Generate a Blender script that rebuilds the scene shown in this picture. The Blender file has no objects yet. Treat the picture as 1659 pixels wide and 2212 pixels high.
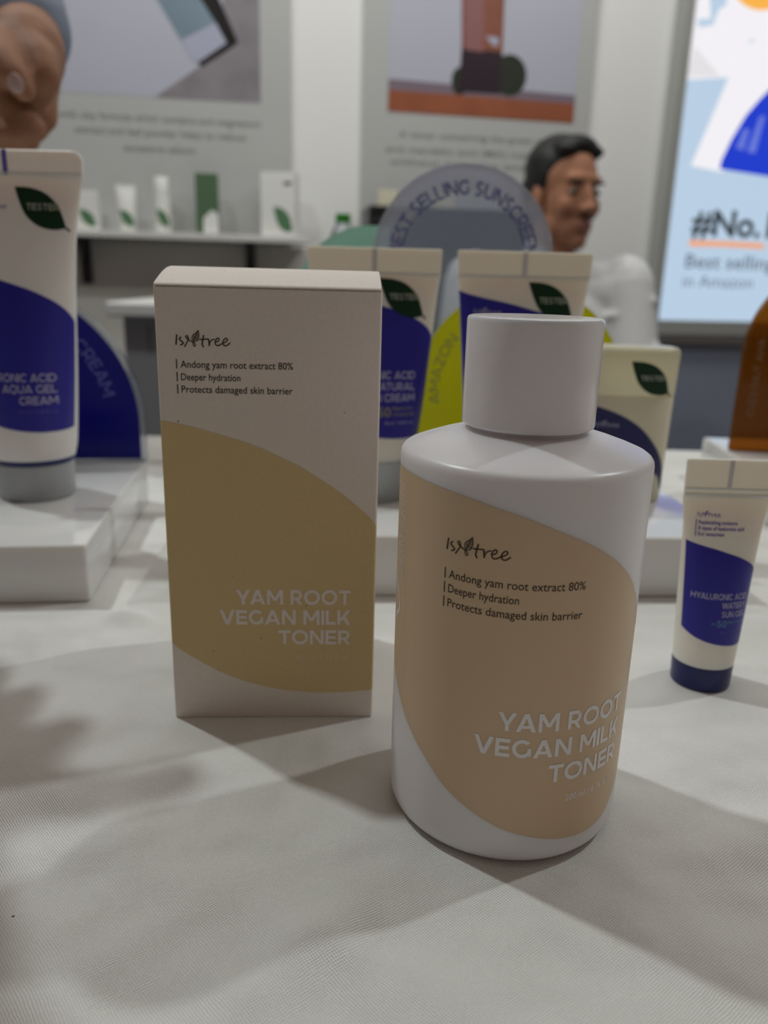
import bpy, bmesh, math, random
import numpy as np
from mathutils import Vector, Matrix, noise as mnoise
random.seed(7)
MM = 0.001
scn = bpy.context.scene
COL = scn.collection
PI = math.pi

# ------------------------------------------------------------------ camera
F_PX, CAM_H, PITCH, ROLL = 1741.0, 135.8, 0.2874, 0.0275
CX, CY = 829.5, 1106.0
_fw = np.array([0, math.cos(PITCH), -math.sin(PITCH)])
_up0 = np.array([0, math.sin(PITCH), math.cos(PITCH)])
_rt0 = np.array([1.0, 0, 0])
_rt = math.cos(ROLL) * _rt0 + math.sin(ROLL) * _up0
_up = -math.sin(ROLL) * _rt0 + math.cos(ROLL) * _up0
_org = np.array([0, 0, CAM_H])
cam_d = bpy.data.cameras.new('camera')
cam = bpy.data.objects.new('camera', cam_d)
COL.objects.link(cam)
cam.matrix_world = Matrix(((_rt[0], _up[0], -_fw[0], 0), (_rt[1], _up[1], -_fw[1], 0),
                           (_rt[2], _up[2], -_fw[2], CAM_H * MM), (0, 0, 0, 1)))
cam_d.sensor_fit = 'HORIZONTAL'
cam_d.sensor_width = 36.0
cam_d.lens = 36.0 * F_PX / 1659.0
cam_d.clip_start = 0.01
cam_d.clip_end = 50
cam_d.dof.use_dof = True
cam_d.dof.focus_distance = 0.196
cam_d.dof.aperture_fstop = cam_d.lens / 2.2
scn.camera = cam

# ------------------------------------------------------------------ world, lights, exposure
scn.view_settings.view_transform = 'Standard'
scn.view_settings.look = 'None'
scn.view_settings.exposure = 0.0
scn.view_settings.gamma = 1.0
scn.view_settings.use_curve_mapping = False
wd = bpy.data.worlds.new('hall')
scn.world = wd
wd.use_nodes = True
wd.node_tree.nodes['Background'].inputs[0].default_value = (1.0, 0.80, 0.63, 1)
wd.node_tree.nodes['Background'].inputs[1].default_value = 0.112


def area(name, loc, target, size, power, color=(1, 1, 1), size_y=None):
    l = bpy.data.lights.new(name, 'AREA')
    l.energy = power
    l.color = color
    l.size = size
    if size_y:
        l.shape = 'RECTANGLE'
        l.size_y = size_y
    o = bpy.data.objects.new(name, l)
    COL.objects.link(o)
    o.location = loc
    o.rotation_euler = (Vector(target) - Vector(loc)).to_track_quat('-Z', 'Y').to_euler()
    return o


area('booth_spot_light', (-0.85, 0.80, 1.75), (0.0, 0.2, 0.0), 0.06, 11.0, (0.92, 1.0, 1.0))
area('booth_spot_light', (1.42, 0.86, 1.80), (0.0, 0.2, 0.0), 0.06, 9.8, (0.94, 1.0, 1.0))
area('overhead_fill_light', (0.3, 0.55, 2.6), (0.2, 0.75, 0.0), 1.6, 5.0, (1.0, 0.95, 0.88))  # large soft fill added overhead for ambient light, no fixture seen
area('wall_fill_light', (-0.1, 1.55, 1.75), (-0.1, 2.35, 0.45), 2.4, 16.0, (1.0, 1.0, 0.98), 0.2)  # unseen strip added to brighten the back wall


# ------------------------------------------------------------------ photo pixel -> place
def ray(x, y):
    return _fw + (x - CX) / F_PX * _rt - (y - CY) / F_PX * _up


def onz(x, y, z=0.0):
    d = ray(x, y)
    return _org + d * ((z - CAM_H) / d[2])


def ony(x, y, Y):
    d = ray(x, y)
    return _org + d * (Y / d[1])


WALL_A = math.radians(9.0)
WALL_O = np.array([0.0, 2345.0, 0.0])
WALL_E = np.array([math.cos(WALL_A), math.sin(WALL_A), 0])
WALL_N = np.array([math.sin(WALL_A), -math.cos(WALL_A), 0])


def onwall(x, y, off=0.0):
    """pixel -> (u, z) on the booth wall, off mm in front of it"""
    d = ray(x, y)
    o = WALL_O + WALL_N * off
    t = ((o - _org) @ WALL_N) / (d @ WALL_N)
    P = _org + d * t - WALL_O
    return float(P @ WALL_E), float(P[2])


# ------------------------------------------------------------------ materials
MATS = {}


def pmat(name, color, rough=0.5, spec=0.5, metal=0.0, sss=0.0, sss_r=(1, .6, .4), trans=0.0, ior=1.45,
         emit=None, es=1.0, coat=0.0, var=0.0, vscale=60.0, bump=0.0, bscale=400.0):
    m = bpy.data.materials.new(name)
    m.use_nodes = True
    nt = m.node_tree
    b = nt.nodes['Principled BSDF']
    b.inputs['Base Color'].default_value = (*color, 1)
    b.inputs['Roughness'].default_value = rough
    b.inputs['Specular IOR Level'].default_value = spec
    b.inputs['Metallic'].default_value = metal
    b.inputs['IOR'].default_value = ior
    b.inputs['Transmission Weight'].default_value = trans
    b.inputs['Coat Weight'].default_value = coat
    if sss:
        b.inputs['Subsurface Weight'].default_value = sss
        b.inputs['Subsurface Radius'].default_value = sss_r
        b.inputs['Subsurface Scale'].default_value = 0.004
    if emit:
        b.inputs['Emission Color'].default_value = (*emit, 1)
        b.inputs['Emission Strength'].default_value = es
    tc = None
    if var or bump:
        tc = nt.nodes.new('ShaderNodeTexCoord')
    if var:
        n = nt.nodes.new('ShaderNodeTexNoise')
        n.inputs['Scale'].default_value = vscale
        n.inputs['Detail'].default_value = 4
        nt.links.new(tc.outputs['Object'], n.inputs['Vector'])
        mx = nt.nodes.new('ShaderNodeMix')
        mx.data_type = 'RGBA'
        mx.inputs[6].default_value = (*[max(0, c * (1 - var)) for c in color], 1)
        mx.inputs[7].default_value = (*[min(1, c * (1 + var)) for c in color], 1)
        nt.links.new(n.outputs['Fac'], mx.inputs[0])
        nt.links.new(mx.outputs[2], b.inputs['Base Color'])
    if bump:
        n = nt.nodes.new('ShaderNodeTexNoise')
        n.inputs['Scale'].default_value = bscale
        n.inputs['Detail'].default_value = 3
        nt.links.new(tc.outputs['Object'], n.inputs['Vector'])
        bp = nt.nodes.new('ShaderNodeBump')
        bp.inputs['Strength'].default_value = bump
        bp.inputs['Distance'].default_value = 0.0004
        nt.links.new(n.outputs['Fac'], bp.inputs['Height'])
        nt.links.new(bp.outputs['Normal'], b.inputs['Normal'])
    MATS[name] = m
    return m


def acrylic(name, tint, haze, haze_col, rough=0.05):
    """coloured clear sheet: tinted see-through + a little cloudiness + gloss"""
    m = bpy.data.materials.new(name)
    m.use_nodes = True
    nt = m.node_tree
    nt.nodes.remove(nt.nodes['Principled BSDF'])
    out = nt.nodes['Material Output']
    tr = nt.nodes.new('ShaderNodeBsdfTransparent')
    tr.inputs[0].default_value = (*tint, 1)
    df = nt.nodes.new('ShaderNodeBsdfDiffuse')
    df.inputs[0].default_value = (*haze_col, 1)
    tl = nt.nodes.new('ShaderNodeBsdfTranslucent')
    tl.inputs[0].default_value = (*haze_col, 1)
    hm = nt.nodes.new('ShaderNodeMixShader')
    hm.inputs[0].default_value = 0.5
    nt.links.new(df.outputs[0], hm.inputs[1])
    nt.links.new(tl.outputs[0], hm.inputs[2])
    m1 = nt.nodes.new('ShaderNodeMixShader')
    m1.inputs[0].default_value = haze
    nt.links.new(tr.outputs[0], m1.inputs[1])
    nt.links.new(hm.outputs[0], m1.inputs[2])
    gl = nt.nodes.new('ShaderNodeBsdfGlossy')
    gl.inputs['Roughness'].default_value = rough
    fr = nt.nodes.new('ShaderNodeFresnel')
    fr.inputs[0].default_value = 1.3
    m2 = nt.nodes.new('ShaderNodeMixShader')
    nt.links.new(fr.outputs[0], m2.inputs[0])
    nt.links.new(m1.outputs[0], m2.inputs[1])
    nt.links.new(gl.outputs[0], m2.inputs[2])
    nt.links.new(m2.outputs[0], out.inputs['Surface'])
    MATS[name] = m
    return m


def specked_paper(name, color):
    """carton board with faint fibres and a few dark specks"""
    m = pmat(name, color, rough=0.62, spec=0.3, bump=0.25, bscale=2500)
    nt = m.node_tree
    b = nt.nodes['Principled BSDF']
    tc = nt.nodes.new('ShaderNodeTexCoord')
    v = nt.nodes.new('ShaderNodeTexVoronoi')
    v.feature = 'F1'
    v.inputs['Scale'].default_value = 170
    nt.links.new(tc.outputs['Object'], v.inputs['Vector'])
    lt = nt.nodes.new('ShaderNodeMath')
    lt.operation = 'LESS_THAN'
    lt.inputs[1].default_value = 0.035
    nt.links.new(v.outputs['Distance'], lt.inputs[0])
    n = nt.nodes.new('ShaderNodeTexNoise')
    n.inputs['Scale'].default_value = 900
    n.inputs['Detail'].default_value = 5
    nt.links.new(tc.outputs['Object'], n.inputs['Vector'])
    mx = nt.nodes.new('ShaderNodeMix')
    mx.data_type = 'RGBA'
    mx.inputs[6].default_value = (*[c * 0.93 for c in color], 1)
    mx.inputs[7].default_value = (*[min(1, c * 1.07) for c in color], 1)
    nt.links.new(n.outputs['Fac'], mx.inputs[0])
    mx2 = nt.nodes.new('ShaderNodeMix')
    mx2.data_type = 'RGBA'
    mx2.inputs[7].default_value = (0.06, 0.045, 0.03, 1)
    nt.links.new(lt.outputs[0], mx2.inputs[0])
    nt.links.new(mx.outputs[2], mx2.inputs[6])
    nt.links.new(mx2.outputs[2], b.inputs['Base Color'])
    return m


def cloth_mat():
    m = pmat('woven_cotton', (0.72, 0.71, 0.68), rough=0.9, spec=0.15)
    nt = m.node_tree
    b = nt.nodes['Principled BSDF']
    L = nt.links
    tc = nt.nodes.new('ShaderNodeTexCoord')
    # slight warp so that threads wander
    nz = nt.nodes.new('ShaderNodeTexNoise')
    nz.inputs['Scale'].default_value = 150
    nz.inputs['Detail'].default_value = 5
    L.new(tc.outputs['Object'], nz.inputs['Vector'])
    ws = nt.nodes.new('ShaderNodeVectorMath')
    ws.operation = 'SCALE'
    ws.inputs['Scale'].default_value = 0.0013
    L.new(nz.outputs['Color'], ws.inputs[0])
    wa = nt.nodes.new('ShaderNodeVectorMath')
    L.new(tc.outputs['Object'], wa.inputs[0])
    L.new(ws.outputs[0], wa.inputs[1])
    rot = nt.nodes.new('ShaderNodeMapping')
    rot.inputs['Rotation'].default_value = (0, 0, math.radians(4))
    L.new(wa.outputs[0], rot.inputs['Vector'])
    sp = nt.nodes.new('ShaderNodeSeparateXYZ')
    L.new(rot.outputs[0], sp.inputs[0])

    def wave(sock, k):
        a = nt.nodes.new('ShaderNodeMath')
        a.operation = 'MULTIPLY'
        a.inputs[1].default_value = k
        L.new(sock, a.inputs[0])
        s = nt.nodes.new('ShaderNodeMath')
        s.operation = 'SINE'
        L.new(a.outputs[0], s.inputs[0])
        return s.outputs[0]
    k = 2 * PI / 0.00085
    sx, sy = wave(sp.outputs[0], k), wave(sp.outputs[1], k * 1.06)
    mu = nt.nodes.new('ShaderNodeMath')
    mu.operation = 'MULTIPLY'
    L.new(sx, mu.inputs[0])
    L.new(sy, mu.inputs[1])
    slub = nt.nodes.new('ShaderNodeTexNoise')
    slub.inputs['Scale'].default_value = 1300
    slub.inputs['Detail'].default_value = 4
    L.new(tc.outputs['Object'], slub.inputs['Vector'])
    ad = nt.nodes.new('ShaderNodeMath')
    ad.operation = 'ADD'
    L.new(mu.outputs[0], ad.inputs[0])
    L.new(slub.outputs['Fac'], ad.inputs[1])
    bp = nt.nodes.new('ShaderNodeBump')
    bp.inputs['Strength'].default_value = 0.65
    bp.inputs['Distance'].default_value = 0.00016
    L.new(ad.outputs[0], bp.inputs['Height'])
    # soft creases
    cr = nt.nodes.new('ShaderNodeTexNoise')
    cr.inputs['Scale'].default_value = 22
    cr.inputs['Detail'].default_value = 2
    L.new(tc.outputs['Object'], cr.inputs['Vector'])
    bp2 = nt.nodes.new('ShaderNodeBump')
    bp2.inputs['Strength'].default_value = 0.6
    bp2.inputs['Distance'].default_value = 0.016
    L.new(cr.outputs['Fac'], bp2.inputs['Height'])
    L.new(bp2.outputs['Normal'], bp.inputs['Normal'])
    L.new(bp.outputs['Normal'], b.inputs['Normal'])
    rp = nt.nodes.new('ShaderNodeMapRange')
    rp.inputs['From Min'].default_value = -0.6
    rp.inputs['From Max'].default_value = 1.6
    rp.inputs['To Min'].default_value = 0.80
    rp.inputs['To Max'].default_value = 1.10
    L.new(ad.outputs[0], rp.inputs['Value'])
    st = nt.nodes.new('ShaderNodeTexNoise')
    st.inputs['Scale'].default_value = 14
    st.inputs['Detail'].default_value = 4
    L.new(tc.outputs['Object'], st.inputs['Vector'])
    mx = nt.nodes.new('ShaderNodeMix')
    mx.data_type = 'RGBA'
    mx.inputs[6].default_value = (0.80, 0.79, 0.735, 1)
    mx.inputs[7].default_value = (0.88, 0.865, 0.845, 1)
    L.new(st.outputs['Fac'], mx.inputs[0])
    vm = nt.nodes.new('ShaderNodeVectorMath')
    vm.operation = 'SCALE'
    L.new(mx.outputs[2], vm.inputs[0])
    L.new(rp.outputs[0], vm.inputs['Scale'])
    # few dark fibres and crumbs
    v = nt.nodes.new('ShaderNodeTexVoronoi')
    v.inputs['Scale'].default_value = 55
    L.new(tc.outputs['Object'], v.inputs['Vector'])
    lt = nt.nodes.new('ShaderNodeMath')
    lt.operation = 'LESS_THAN'
    lt.inputs[1].default_value = 0.02
    L.new(v.outputs['Distance'], lt.inputs[0])
    mx2 = nt.nodes.new('ShaderNodeMix')
    mx2.data_type = 'RGBA'
    mx2.inputs[7].default_value = (0.12, 0.1, 0.08, 1)
    L.new(lt.outputs[0], mx2.inputs[0])
    L.new(vm.outputs[0], mx2.inputs[6])
    L.new(mx2.outputs[2], b.inputs['Base Color'])
    return m


cloth_mat()
specked_paper('carton_white', (0.82, 0.735, 0.665))
specked_paper('carton_beige', (0.71, 0.545, 0.285))
pmat('ink_brown', (0.035, 0.022, 0.012), 0.6)
pmat('ink_pale', (0.86, 0.78, 0.74), 0.5)
pmat('ink_faint', (0.78, 0.66, 0.47), 0.5)
pmat('bottle_plastic', (0.83, 0.80, 0.82), 0.32, sss=0.6, sss_r=(1.2, 1.0, 0.9))
pmat('bottle_beige', (0.70, 0.515, 0.335), 0.38, sss=0.25, sss_r=(1.2, .9, .6))
pmat('cap_plastic', (0.90, 0.86, 0.89), 0.14, sss=0.4, bump=0.02, bscale=900)
pmat('cap_top', (0.80, 0.79, 0.80), 0.12, bump=0.5, bscale=700)
pmat('ink_white', (0.88, 0.85, 0.86), 0.45)
pmat('tube_white', (0.86, 0.82, 0.74), 0.4, sss=0.5)
pmat('tube_milky', (0.88, 0.84, 0.82), 0.35, sss=0.5)
pmat('tube_blue', (0.022, 0.018, 0.30), 0.38)
pmat('stick_blue', (0.012, 0.012, 0.11), 0.35)
pmat('cap_navy', (0.008, 0.012, 0.10), 0.3)
pmat('cap_frosted', (0.62, 0.64, 0.66), 0.3, trans=0.35, sss=0.2)
pmat('ring_navy', (0.02, 0.03, 0.14), 0.35)
pmat('ink_violet', (0.10, 0.09, 0.42), 0.5)
pmat('ink_lilac', (0.46, 0.45, 0.64), 0.5)
pmat('ink_teal', (0.10, 0.22, 0.40), 0.5)
pmat('crimp_grey', (0.60, 0.56, 0.57), 0.5)
pmat('ink_gold', (0.30, 0.29, 0.12), 0.5)
pmat('sticker_green', (0.006, 0.035, 0.014), 0.4, spec=0.3)
pmat('sticker_ink', (0.42, 0.46, 0.38), 0.5)
pmat('stick_cream', (0.84, 0.79, 0.63), 0.4, sss=0.5)
acrylic('stick_shell', (0.95, 0.9, 0.75), 0.93, (0.97, 0.93, 0.76), 0.3)
pmat('riser_white', (0.76, 0.75, 0.74), 0.12, sss=0.3, coat=0.3)
acrylic('acrylic_blue', (0.03, 0.03, 0.42), 0.55, (0.008, 0.008, 0.17))
acrylic('acrylic_edge', (0.86, 0.88, 0.92), 0.22, (0.6, 0.62, 0.68))
acrylic('acrylic_clear', (0.93, 0.94, 0.97), 0.34, (0.50, 0.55, 0.68))
acrylic('acrylic_frost', (0.9, 0.9, 0.95), 0.46, (0.84, 0.82, 0.88), 0.3)
acrylic('acrylic_yellow', (0.85, 0.82, 0.05), 0.8, (0.86, 0.84, 0.012))
acrylic('acrylic_mint', (0.55, 0.78, 0.70), 0.85, (0.62, 0.92, 0.80), 0.3)
acrylic('acrylic_amber', (0.62, 0.33, 0.08), 0.30, (0.42, 0.17, 0.015))
acrylic('water_clear', (0.93, 0.96, 0.98), 0.08, (0.7, 0.75, 0.8))
pmat('arch_blue', (0.002, 0.002, 0.19), 0.2, spec=0.25)
pmat('ink_arch_blue', (0.10, 0.10, 0.42), 0.5)
pmat('ink_arch_violet', (0.11, 0.12, 0.36), 0.5)
pmat('ink_arch_olive', (0.30, 0.31, 0.06), 0.5)
pmat('ink_arch_brown', (0.24, 0.16, 0.09), 0.5)
pmat('wall_white', (0.84, 0.84, 0.82), 0.35)
pmat('wall_slate', (0.25, 0.28, 0.36), 0.6, var=0.1, vscale=4)
pmat('panel_warm_grey', (0.85, 0.82, 0.75), 0.7, var=0.08, vscale=5)  # pale warm panel on the wall below the shelf
pmat('carpet', (0.10, 0.11, 0.13), 0.95, var=0.25, vscale=300, bump=0.5, bscale=800)
pmat('poster_grey', (0.47, 0.475, 0.465), 0.45)
pmat('poster_sky', (0.47, 0.48, 0.56), 0.4, var=0.05, vscale=3)
pmat('poster_text', (0.22, 0.22, 0.21), 0.5)
pmat('print_mauve', (0.24, 0.22, 0.24), 0.5, var=0.35, vscale=14)
pmat('print_black', (0.012, 0.010, 0.010), 0.4)
pmat('print_teal', (0.19, 0.26, 0.32), 0.4, var=0.3, vscale=10)
pmat('print_lilac', (0.42, 0.43, 0.55), 0.4)
pmat('print_rust', (0.25, 0.085, 0.05), 0.4, var=0.3, vscale=12)
pmat('print_pink', (0.28, 0.12, 0.12), 0.4)
pmat('print_plum', (0.025, 0.012, 0.02), 0.4)
pmat('print_moss', (0.016, 0.022, 0.010), 0.6, var=0.4, vscale=40)
pmat('print_wood', (0.30, 0.085, 0.035), 0.5, var=0.35, vscale=9)
pmat('print_dusk', (0.20, 0.15, 0.19), 0.5)
pmat('shelf_white', (0.70, 0.69, 0.66), 0.4)
pmat('metal_dark', (0.04, 0.04, 0.045), 0.45, metal=0.3)
pmat('pack_white', (0.82, 0.82, 0.79), 0.4)
pmat('pack_green', (0.09, 0.16, 0.085), 0.4)
pmat('pack_leaf', (0.10, 0.22, 0.11), 0.4)
pmat('frame_grey', (0.42, 0.43, 0.41), 0.35, metal=0.2)
for nm, c, s in (('lit_sky', (0.56, 0.72, 0.90), 0.85), ('lit_white', (0.93, 0.91, 0.95), 0.95), ('lit_cloud', (0.80, 0.78, 0.80), 0.95),
                 ('lit_blue', (0.008, 0.05, 0.74), 0.8), ('lit_glint', (0.14, 0.20, 0.75), 0.9), ('lit_sun', (1.0, 0.47, 0.07), 0.95),
                 ('lit_ink', (0.05, 0.07, 0.08), 0.6), ('lit_ink2', (0.17, 0.22, 0.29), 0.8), ('lit_orange', (0.95, 0.42, 0.20), 0.9)):
    pmat(nm, (0.02, 0.02, 0.02), 0.3, emit=c, es=s)
pmat('counter_white', (0.82, 0.80, 0.77), 0.35)
pmat('counter_grey', (0.30, 0.30, 0.32), 0.5)
pmat('cabinet_black', (0.018, 0.018, 0.02), 0.35)
pmat('pack_cream', (0.72, 0.68, 0.52), 0.4)
pmat('cap_green', (0.02, 0.20, 0.015), 0.35)
pmat('skin', (0.40, 0.19, 0.115), 0.6, spec=0.2, sss=0.15, sss_r=(1, .35, .2), var=0.12, vscale=40)
pmat('skin_warm', (0.33, 0.165, 0.10), 0.6, spec=0.2, sss=0.15, sss_r=(1, .35, .2), var=0.14, vscale=60)
pmat('nail', (0.52, 0.36, 0.34), 0.25)
pmat('lips', (0.24, 0.10, 0.085), 0.5)
pmat('eye_dark', (0.02, 0.014, 0.01), 0.2)
pmat('eye_white', (0.30, 0.26, 0.22), 0.4)
pmat('hair_black', (0.006, 0.006, 0.006), 0.5, bump=0.8, bscale=250)
pmat('shirt_white', (0.72, 0.72, 0.72), 0.85, bump=0.4, bscale=60)
pmat('shirt_blue', (0.22, 0.25, 0.33), 0.85, bump=0.3, bscale=200)
pmat('trousers_dark', (0.03, 0.032, 0.045), 0.85)
pmat('shoe_black', (0.012, 0.012, 0.012), 0.4)
pmat('wood_table', (0.35, 0.25, 0.16), 0.5, var=0.2, vscale=20)


# ------------------------------------------------------------------ building helpers (all lengths in mm)
class MB:
    def __init__(self):
        self.v, self.f = [], []

    def add(self, vs, fs):
        k = len(self.v)
        self.v += [tuple(map(float, p)) for p in vs]
        self.f += [tuple(i + k for i in f) for f in fs]
        return self

    def box(self, x0, x1, y0, y1, z0, z1):
        return self.add([(x0, y0, z0), (x1, y0, z0), (x1, y1, z0), (x0, y1, z0), (x0, y0, z1), (x1, y0, z1), (x1, y1, z1), (x0, y1, z1)],
                        [(0, 3, 2, 1), (4, 5, 6, 7), (0, 1, 5, 4), (1, 2, 6, 5), (2, 3, 7, 6), (3, 0, 4, 7)])

    def prism(self, poly, y0, y1):
        """poly of (x, z), extruded along y (y0 is the front)"""
        n = len(poly)
        vs = [(x, y0, z) for x, z in poly] + [(x, y1, z) for x, z in poly]
        fs = [tuple(range(n)), tuple(range(2 * n - 1, n - 1, -1))]
        fs += [(i, n + i, n + (i + 1) % n, (i + 1) % n) for i in range(n)]
        return self.add(vs, fs)

    def lathe(self, prof, n=64, cx=0, cy=0, cap0=True, cap1=True):
        vs, fs = [], []
        for r, z in prof:
            vs += [(cx + r * math.cos(2 * PI * k / n), cy + r * math.sin(2 * PI * k / n), z) for k in range(n)]
        for j in range(len(prof) - 1):
            for k in range(n):
                a, b = j * n + k, j * n + (k + 1) % n
                fs.append((a, b, b + n, a + n))
        if cap0:
            fs.append(tuple(range(n - 1, -1, -1)))
        if cap1:
            m = (len(prof) - 1) * n
            fs.append(tuple(range(m, m + n)))
        return self.add(vs, fs)

    def grid(self, fn, nu, nv):
        vs = [fn(i / nu, j / nv) for j in range(nv + 1) for i in range(nu + 1)]
        fs = [(j * (nu + 1) + i, j * (nu + 1) + i + 1, (j + 1) * (nu + 1) + i + 1, (j + 1) * (nu + 1) + i) for j in range(nv) for i in range(nu)]
        return self.add(vs, fs)

    def loft(self, rings, cap=True):
        n = len(rings[0])
        vs = [p for r in rings for p in r]
        fs = []
        for j in range(len(rings) - 1):
            for k in range(n):
                a, b = j * n + k, j * n + (k + 1) % n
                fs.append((a, b, b + n, a + n))
        if cap:
            fs.append(tuple(range(n - 1, -1, -1)))
            m = (len(rings) - 1) * n
            fs.append(tuple(range(m, m + n)))
        return self.add(vs, fs)

    def build(self, name, mat, parent=None, smooth=False, bevel=0.0, seg=2, sharp=35, fn=None):
        me = bpy.data.meshes.new(name)
        vs = self.v if fn is None else [fn(*p) for p in self.v]
        me.from_pydata([(x * MM, y * MM, z * MM) for x, y, z in vs], [], self.f)
        if bevel:
            bm = bmesh.new()
            bm.from_mesh(me)
            bmesh.ops.bevel(bm, geom=[e for e in bm.edges if e.calc_face_angle(0) > 0.5], offset=bevel * MM, segments=seg, profile=0.5, affect='EDGES')
            bm.to_mesh(me)
            bm.free()
        me.update()
        if smooth:
            me.polygons.foreach_set('use_smooth', [True] * len(me.polygons))
            me.set_sharp_from_angle(angle=math.radians(sharp))
        me.materials.append(MATS[mat])
        o = bpy.data.objects.new(name, me)
        COL.objects.link(o)
        if parent:
            o.parent = parent
        return o


def thing(name, label, cat, loc=(0, 0, 0), rz=0.0, group=None):
    o = bpy.data.objects.new(name, None)
    o.empty_display_size = 0.02
    COL.objects.link(o)
    o.location = (loc[0] * MM, loc[1] * MM, loc[2] * MM)
    o.rotation_euler = (0, 0, rz)
    o['label'] = label
    o['category'] = cat
    if group:
        o['group'] = group
    return o


def struct(o):
    o['kind'] = 'structure'
    return o


def interp(pts, t):
    if t <= pts[0][0]:
        return pts[0][1]
    for (a, va), (b, vb) in zip(pts, pts[1:]):
        if t <= b:
            return va + (vb - va) * (t - a) / (b - a)
    return pts[-1][1]


def smooth_curve(pts, n=8):
    """Catmull-Rom through points"""
    P = [pts[0]] + list(pts) + [pts[-1]]
    out = []
    for i in range(1, len(P) - 2):
        for k in range(n):
            t = k / n
            a, b, c, d = (np.array(P[i + j]) for j in (-1, 0, 1, 2))
            out.append(tuple(0.5 * ((2 * b) + (c - a) * t + (2 * a - 5 * b + 4 * c - d) * t * t + (3 * b - a - 3 * c + d) * t ** 3)))
    out.append(tuple(P[-2]))
    return out


def ribbon(pts, w):
    """flat stroke polygons along a 2D polyline"""
    polys = []
    P = [np.array(p[:2], float) for p in pts]
    L, Rr = [], []
    for i, p in enumerate(P):
        d = P[min(i + 1, len(P) - 1)] - P[max(i - 1, 0)]
        d = d / (np.linalg.norm(d) + 1e-9)
        n = np.array([-d[1], d[0]]) * w / 2
        L.append(p + n)
        Rr.append(p - n)
    for i in range(len(P) - 1):
        polys.append([tuple(Rr[i]), tuple(Rr[i + 1]), tuple(L[i + 1]), tuple(L[i])])
    return polys


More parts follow.
